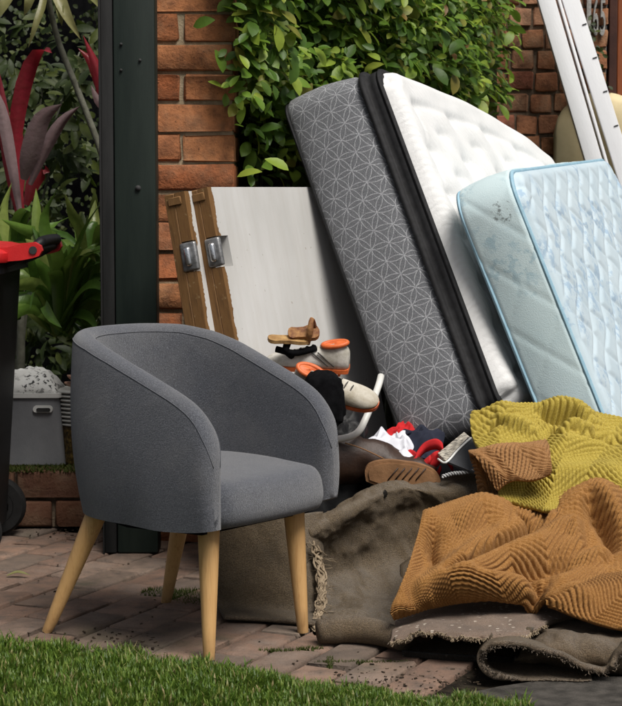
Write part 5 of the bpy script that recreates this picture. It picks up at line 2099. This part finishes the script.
# ribbed black mat, flopped over something under the mattress foot
mt = thing('ribbed_mat', (.30, 5.80, 0), 'black herringbone rubber mat lying under the foot of the grey mattress', 'mat')
S = PS([[(350, 402, 5.600), (385, 400, 5.600), (420, 402, 5.600), (480, 404, 5.600)], [(352, 420, 5.480), (388, 420, 5.480), (422, 424, 5.480), (480, 428, 5.480)], [(356, 440, 5.360), (390, 442, 5.360), (424, 446, 5.360), (480, 450, 5.360)], [(358, 462, 5.280), (392, 464, 5.280), (424, 466, 5.280), (480, 468, 5.280)]])
S = surf(S, 110, 130)
S[..., 2] = np.minimum(S[..., 2], .30 - .12 * (S[..., 0] > 9))
a, b = S[..., 0], S[..., 1] + S[..., 2]
S = S + np.array([0, -.4, .9]) * (.0035 * chevron(a, b, .022, .05, .6))[..., None]
V, F, m = sheet(S, -.008)
part('mat_sheet', V, F, [MT['matblack']] * 3, mt, fmat=m)
V, F = lump((.36, 5.42, .16), (.20, .18, .18), 8, .05, 4, .5)
V[:, 2] = np.minimum(V[:, 2], .322)
tag(part('black_crate_bag', V, F, MT['blackcloth']), 'flat black bundle that the foot of the grey mattress rests on', 'bundle')


def shoe(loc, eul, label, L=.27, mats=('shoewhite', 'shoeorange'), studs=True, s=1.0):
    t_ = thing('football_boot', loc, label, 'shoe', 'white and orange football boots')
    t_.rotation_euler = eul
    st = [(0, .022, .020, .075), (.008, .029, .012, .088), (.03, .033, .010, .098), (.06, .034, .010, .092), (.09, .034, .010, .082), (.12, .036, .010, .078), (.15, .040, .010, .070), (.18, .043, .010, .060), (.21, .043, .012, .052), (.235, .039, .014, .044), (.255, .029, .017, .036), (.265, .018, .020, .031), (.27, .004, .024, .026)]
    rows = []
    for x, hw, z0, z1 in st:
        row = []
        for k in range(22):
            a = 2 * math.pi * k / 22
            ca, sa = math.cos(a), math.sin(a)
            e = .72
            y = hw * math.copysign(abs(ca) ** e, ca)
            zz = (z0 + z1) / 2 + (z1 - z0) / 2 * math.copysign(abs(sa) ** e, sa)
            nar = 1 - .42 * max(0, (zz - z0) / (z1 - z0) - .35) / .65 * (1 if x < .15 else .6)
            row.append((x * s, y * nar * s, zz * s))
        rows.append(row)
    S = surf(np.array(rows), 40, 22)
    part('upper', S.reshape(-1, 3), gfaces(*S.shape[:2], wrap=True).tolist() + [list(range(22))[::-1]], MT[mats[0]], t_, local=True)
    ol = []
    for sgn in (1, -1):
        seq = st if sgn == 1 else st[::-1]
        for x, hw, z0, z1 in seq:
            ol.append((x * 1.006 * s, sgn * (hw * .93 + .002) * s))
    V, F = prism(ol, 0.004 * s, .018 * s, ((0, 0, 0), (1, 0, 0), (0, 1, 0), (0, 0, 1)))
    so = part('sole', V, F, MT[mats[1]], t_, local=True, sharp=40)
    if studs:
        for x, y in ((.03, .018), (.03, -.018), (.06, .018), (.06, -.018), (.155, .026), (.155, -.026), (.19, .028), (.19, -.028), (.22, .022), (.22, -.022), (.245, 0)):
            part('stud', *tube([(x * s, y * s, .006 * s), (x * s, y * s, -.009 * s)], [.0065 * s, .0045 * s], 8), MT['shoewhite' if x > .1 else mats[1]], so, local=True, sharp=50)
    # collar: a padded ring round the foot opening and the lining inside it
    ring = [((.048 + .040 * math.cos(a)) * s, (.021 * math.sin(a)) * s, (.0955 - .008 * math.cos(a)) * s) for a in np.linspace(0, 2 * math.pi, 28)]
    part('collar', *tube(ring, .0075 * s, 8, False), MT[mats[1]], t_, local=True)
    rows = [[((.048 + .038 * k * math.cos(a)) * s, .019 * k * math.sin(a) * s, (z - .008 * math.cos(a)) * s) for a in np.linspace(0, 2 * math.pi, 24, endpoint=False)] for k, z in ((1, .100), (.8, .0985), (.45, .0975), (.02, .097))]
    part('lining', np.array(rows).reshape(-1, 3), gfaces(4, 24, wrap=True), MT[mats[1]], t_, local=True)
    for k in range(4):
        x = .115 + k * .020
        z = .082 - k * .0075
        part('lace', *tube(curve([(x * s, -.022 * s, (z - .008) * s), ((x + .006) * s, 0, (z + .003) * s), ((x + .010) * s, .022 * s, (z - .008) * s)], 8), .0022 * s, 6), MT['lace_d'], t_, local=True)
    for yy in (1, -1):
        for k in range(2):
            q = [((.045 + k * .02) * s, yy * .0335 * s, .030 * s), ((.075 + k * .02) * s, yy * .031 * s, .055 * s), ((.10 + k * .022) * s, yy * .025 * s, .072 * s)]
            part('stripe', *tube(curve(q, 8), .0024 * s, 5), MT['lace_d'], t_, local=True)
    return t_


# first boot: toe to the left, sole with studs showing
a = P(349, 372, 5.13)
shoe(a, (R(-20), R(-4), R(172)), 'white football boot pointing left with orange studded sole', s=.84)
# second boot: opening towards us, toe to the right
a = P(293, 386, 5.02)
shoe(a, (R(46), R(13), R(-6)), 'white football boot with orange lined opening, toe to the right', mats=('shoetan', 'shoeorange'), studs=False, s=.86)

# black boot shaft and sock in front of the boots
V, F = lump(P(324, 400, 4.92), (.055, .03, .078), 12, .12, 4, .6, .10)
tag(part('black_sock', V, F, MT['blackcloth']), 'crumpled black cloth hanging in front of the white boots', 'cloth')

# cork sandals on top
sd = thing('cork_sandals', P(295, 342, 5.12), 'pair of worn brown cork sandals piled above the boots', 'sandals')


def footprint(L, wd):
    pr = [(0, .30), (.04, .62), (.12, .78), (.3, .70), (.5, .72), (.7, .98), (.85, .95), (.95, .66), (1, .2)]
    return [(x * L, k * wd / 2) for x, k in pr] + [(x * L, -k * wd / 2 * .9) for x, k in pr[::-1]]


def place(V, loc, eul):
    from mathutils import Euler
    return np.asarray(V) @ np.array(Euler(eul).to_matrix()).T + np.asarray(loc)


V, F = prism(footprint(.115, .055), 0, .010, ((0, 0, 0), (1, 0, 0), (0, 1, 0), (0, 0, 1)))
part('sole', place(V, P(268, 341, 5.08), (R(20), R(2), R(14))), F, MT['cork'], sd, sharp=40)
V, F = prism(footprint(.085, .05), 0, .014, ((0, 0, 0), (1, 0, 0), (0, 1, 0), (0, 0, 1)))
part('footbed', place(V, P(288, 336, 5.10), (R(48), R(-3), R(6))), F, MT['corkred'], sd, sharp=40)
V, F = tube(curve([P(308, 344, 5.10), P(310, 332, 5.08), P(312, 319, 5.09), P(317, 334, 5.12)], 12), [.006, .007, .008, .009, .009, .008, .007, .006, .006, .006, .005, .005], 8)
part('strap', V, F, MT['corkred'], sd)
V, F = tube(curve([P(288, 342, 5.10), P(286, 350, 5.09), P(292, 356, 5.11)], 8), .010, 8)
part('strap', V, F, MT['blackcloth'], sd)
V, F = tube(curve([P(276, 349, 5.10), P(295, 353, 5.09), P(316, 348, 5.11)], 8), .009, 8)
part('strap', V, F, MT['blackcloth'], sd)

# white bent tube
tb = thing('white_tube', P(340, 438, 5.25), 'bent white metal tube beside the black bag', 'tube')
V, F = tube(curve([P(262, 378, 5.0), P(285, 381, 5.0), P(300, 384, 5.0)], 10), .0075, 10)
part('tube_end', V, F, MT['whitetube'], tb)
V, F = tube(curve([P(318, 441, 5.06), P(345, 438, 5.06), P(358, 432, 5.06), P(366, 418, 5.08), P(374, 398, 5.12), P(379, 384, 5.17), P(381, 376, 5.2)], 36), .0095, 12)
part('tube_bend', V, F, MT['whitetube'], tb)

# brown leather boot, its sole towards us
bb = thing('leather_boot', P(402, 478, 5.10), 'dark brown leather boot lying with its tan sole towards the viewer', 'boot')
ol = []
for x, y in ((366, 481), (365, 470), (371, 463), (385, 460), (402, 461), (420, 464), (434, 470), (440, 478), (438, 484), (425, 486), (400, 487), (380, 486)):
    p = P(x, y, 5.05)
    ol.append((p[0], p[2]))
ol = curve(np.array(ol + ol[:1]), 50)[:-1].tolist()
V, F = prism(ol, 5.045, 5.072, ((0, 0, 0), (1, 0, 0), (0, 0, 1), (0, 1, 0)))
so = part('sole', V, F, MT['tansole'], bb, sharp=40)
cxy = np.array(ol).mean(0)
inner = (np.array(ol) - cxy) * np.array([.9, .78]) + cxy
V, F = prism(inner.tolist(), 5.040, 5.046, ((0, 0, 0), (1, 0, 0), (0, 0, 1), (0, 1, 0)))
part('tread', V, F, MT['tansole'], so, sharp=40)
for k in range(5):
    x = 392 + k * 7
    V, F = tube([P(x - 4, 480, 5.038), P(x + 6, 468, 5.038)], .0018, 5)
    part('groove', V, F, MT['brownleather'], so)
rows = []
for x, y, Y, rx, rz in ((432, 476, 5.12, .03, .02), (415, 470, 5.13, .045, .035), (394, 466, 5.14, .055, .045), (376, 461, 5.14, .05, .058), (356, 460, 5.12, .045, .066), (336, 460, 5.10, .045, .068), (318, 460, 5.09, .045, .066)):
    c = P(x, y, Y)
    rows.append([(c[0] + .012 * math.cos(a), c[1] + rx * math.sin(a), c[2] + rz * math.cos(a)) for a in np.linspace(0, 2 * math.pi, 20, endpoint=False)])
S = surf(np.array(rows), 26, 20)
S = S + gnormals(S) * (.007 * Lat(5)(S[..., 0] * 34, S[..., 2] * 40 + S[..., 1] * 30))[..., None]
part('upper', S.reshape(-1, 3), gfaces(*S.shape[:2], wrap=True).tolist() + [list(range(20))[::-1], [25 * 20 + i for i in range(20)]], MT['brownleather'], bb)


pts = curve([P(345, 443, 5.05), P(358, 447, 5.055), P(372, 453, 5.065), P(384, 459, 5.08)], 14)
part('seam', *tube(pts, .002, 6), MT['tansole'], bb)


def crumple(name, cen, sx, sy, amp, seed, mat, label, n=60, tilt=.5, zfloor=None):
    """a dropped garment: creased sheet heaped on the pile"""
    la, lb = Lat(seed), Lat(seed + 50)
    S = np.zeros((n, n, 3))
    u, v = np.meshgrid(np.linspace(-1, 1, n), np.linspace(-1, 1, n))
    rr_ = 1 + .2 * la(u * 1.2 + 4, v * 1.2 + 4)
    wx = u * sx * rr_ + .2 * sx * lb(v * 2.2 + 3, u * 1.2 + 8)
    wy = v * sy * rr_ + .25 * sy * lb(u * 2.2 + 9, v * 1.2 + 2)
    ridge = 1 - np.sqrt(la(u * 1.8 + v * .9 + 9, v * 1.4 + 5) ** 2 + .01)
    ridge2 = 1 - np.sqrt(lb(u * 3.2 - v * 2 + 9, v * 2.6 + 5) ** 2 + .01)
    dome = np.clip(1 - (u * u + v * v) * .5, 0, 1)
    z = amp * (.6 * ridge ** 2 + .35 * ridge2 ** 2 + .5 * dome)
    S[..., 0] = cen[0] + wx
    S[..., 1] = cen[1] + wy
    S[..., 2] = cen[2] + z + wy * tilt
    S = smooth_grid(S, 7)
    V, F, m = sheet(S, .003)
    return tag(part(name, V, F, [mat] * 3, fmat=m), label, 'clothing', 'dropped clothes on the heap')


crumple('white_shirt', P(390, 458, 5.17), .060, .08, .045, 3, MT['whitecloth'], 'crumpled white shirt on the heap left of the red garment', tilt=.55)
crumple('red_shirt', P(402, 447, 5.30), .050, .05, .045, 9, MT['redcloth'], 'red cloth showing behind the crumpled white shirt', tilt=.5)
crumple('navy_garment', P(421, 454, 5.22), .055, .06, .045, 14, MT['navycloth'], 'dark navy garment against the foot of the patterned mattress', tilt=.6)
rg_ = thing('red_strappy_top', P(422, 462, 5.28), 'red strappy top lying in loops beside the white shirt', 'clothing', 'dropped clothes on the heap')
for px, w_ in (([(400, 462), (410, 455), (416, 460), (410, 468), (402, 466)], .016), ([(416, 458), (424, 448), (436, 444), (443, 450), (438, 460), (428, 464)], .015), ([(428, 462), (436, 456), (446, 458), (452, 466)], .014), ([(420, 466), (430, 470), (436, 476), (440, 470)], .013), ([(395, 458), (405, 464), (418, 468), (430, 460)], .014)):
    pts = [P(x, y, 5.13 + .02 * math.sin(i * 1.7)) for i, (x, y) in enumerate(px)]
    c = curve(pts, 26)
    S = np.stack([c + np.array([0, -.004, -w_]), c + np.array([0, -.012, 0]), c + np.array([0, -.002, w_])])
    S = surf(S, 7, 26)
    V, F, m = sheet(S, .004)
    part('strap', V, F, [MT['redcloth']] * 3, rg_, fmat=m)

# charcoal folder with printed paper
fd = thing('folder', P(465, 470, 5.10), 'charcoal folder with printed paper edge leaning under the yellow blanket', 'folder')
q = [P(446, 461, 5.02), P(478, 474, 4.98), P(492, 448, 5.10), P(468, 437, 5.14)]
S = surf(np.array([[q[0], q[1]], [q[3], q[2]]]), 6, 6)
V, F, m = sheet(S, .006)
part('cover', V, F, [MT['folder']] * 3, fd, fmat=m, sharp=40)
q = [P(438, 453, 5.08), P(446, 461, 5.02), P(470, 437, 5.14), P(464, 432, 5.20)]
S = surf(np.array([[q[0], q[1]], [q[3], q[2]]]), 10, 10)
V, F, m = sheet(S, .010)
part('printed_page', V, F, [MT['paper']] * 3, fd, fmat=m, sharp=40)
V, F = tube(curve([P(438, 459, 5.06), P(446, 462.5, 5.012), P(458, 450, 5.07), P(471, 438, 5.13)], 16), .003, 6)
part('page_edge', V, F, MT['white_pl'], fd)

# twisted cord lying on the carpet crest
pts = curve([P(442, 478, 5.02), P(452, 475, 5.02), P(462, 474, 5.01), P(474, 472, 5.0)], 40)
w1, w2 = pts.copy(), pts.copy()
ii = np.arange(40)
for w_, s in ((w1, 0), (w2, math.pi)):
    w_[:, 2] += .0035 * np.sin(ii * .9 + s) + .004
    w_[:, 1] += .0035 * np.cos(ii * .9 + s) - .004
tag(part('twisted_cord', *joinm(tube(w1, .0028, 6), tube(w2, .0028, 6)), MT['chain']), 'short twisted grey cord lying below the charcoal folder', 'cord')
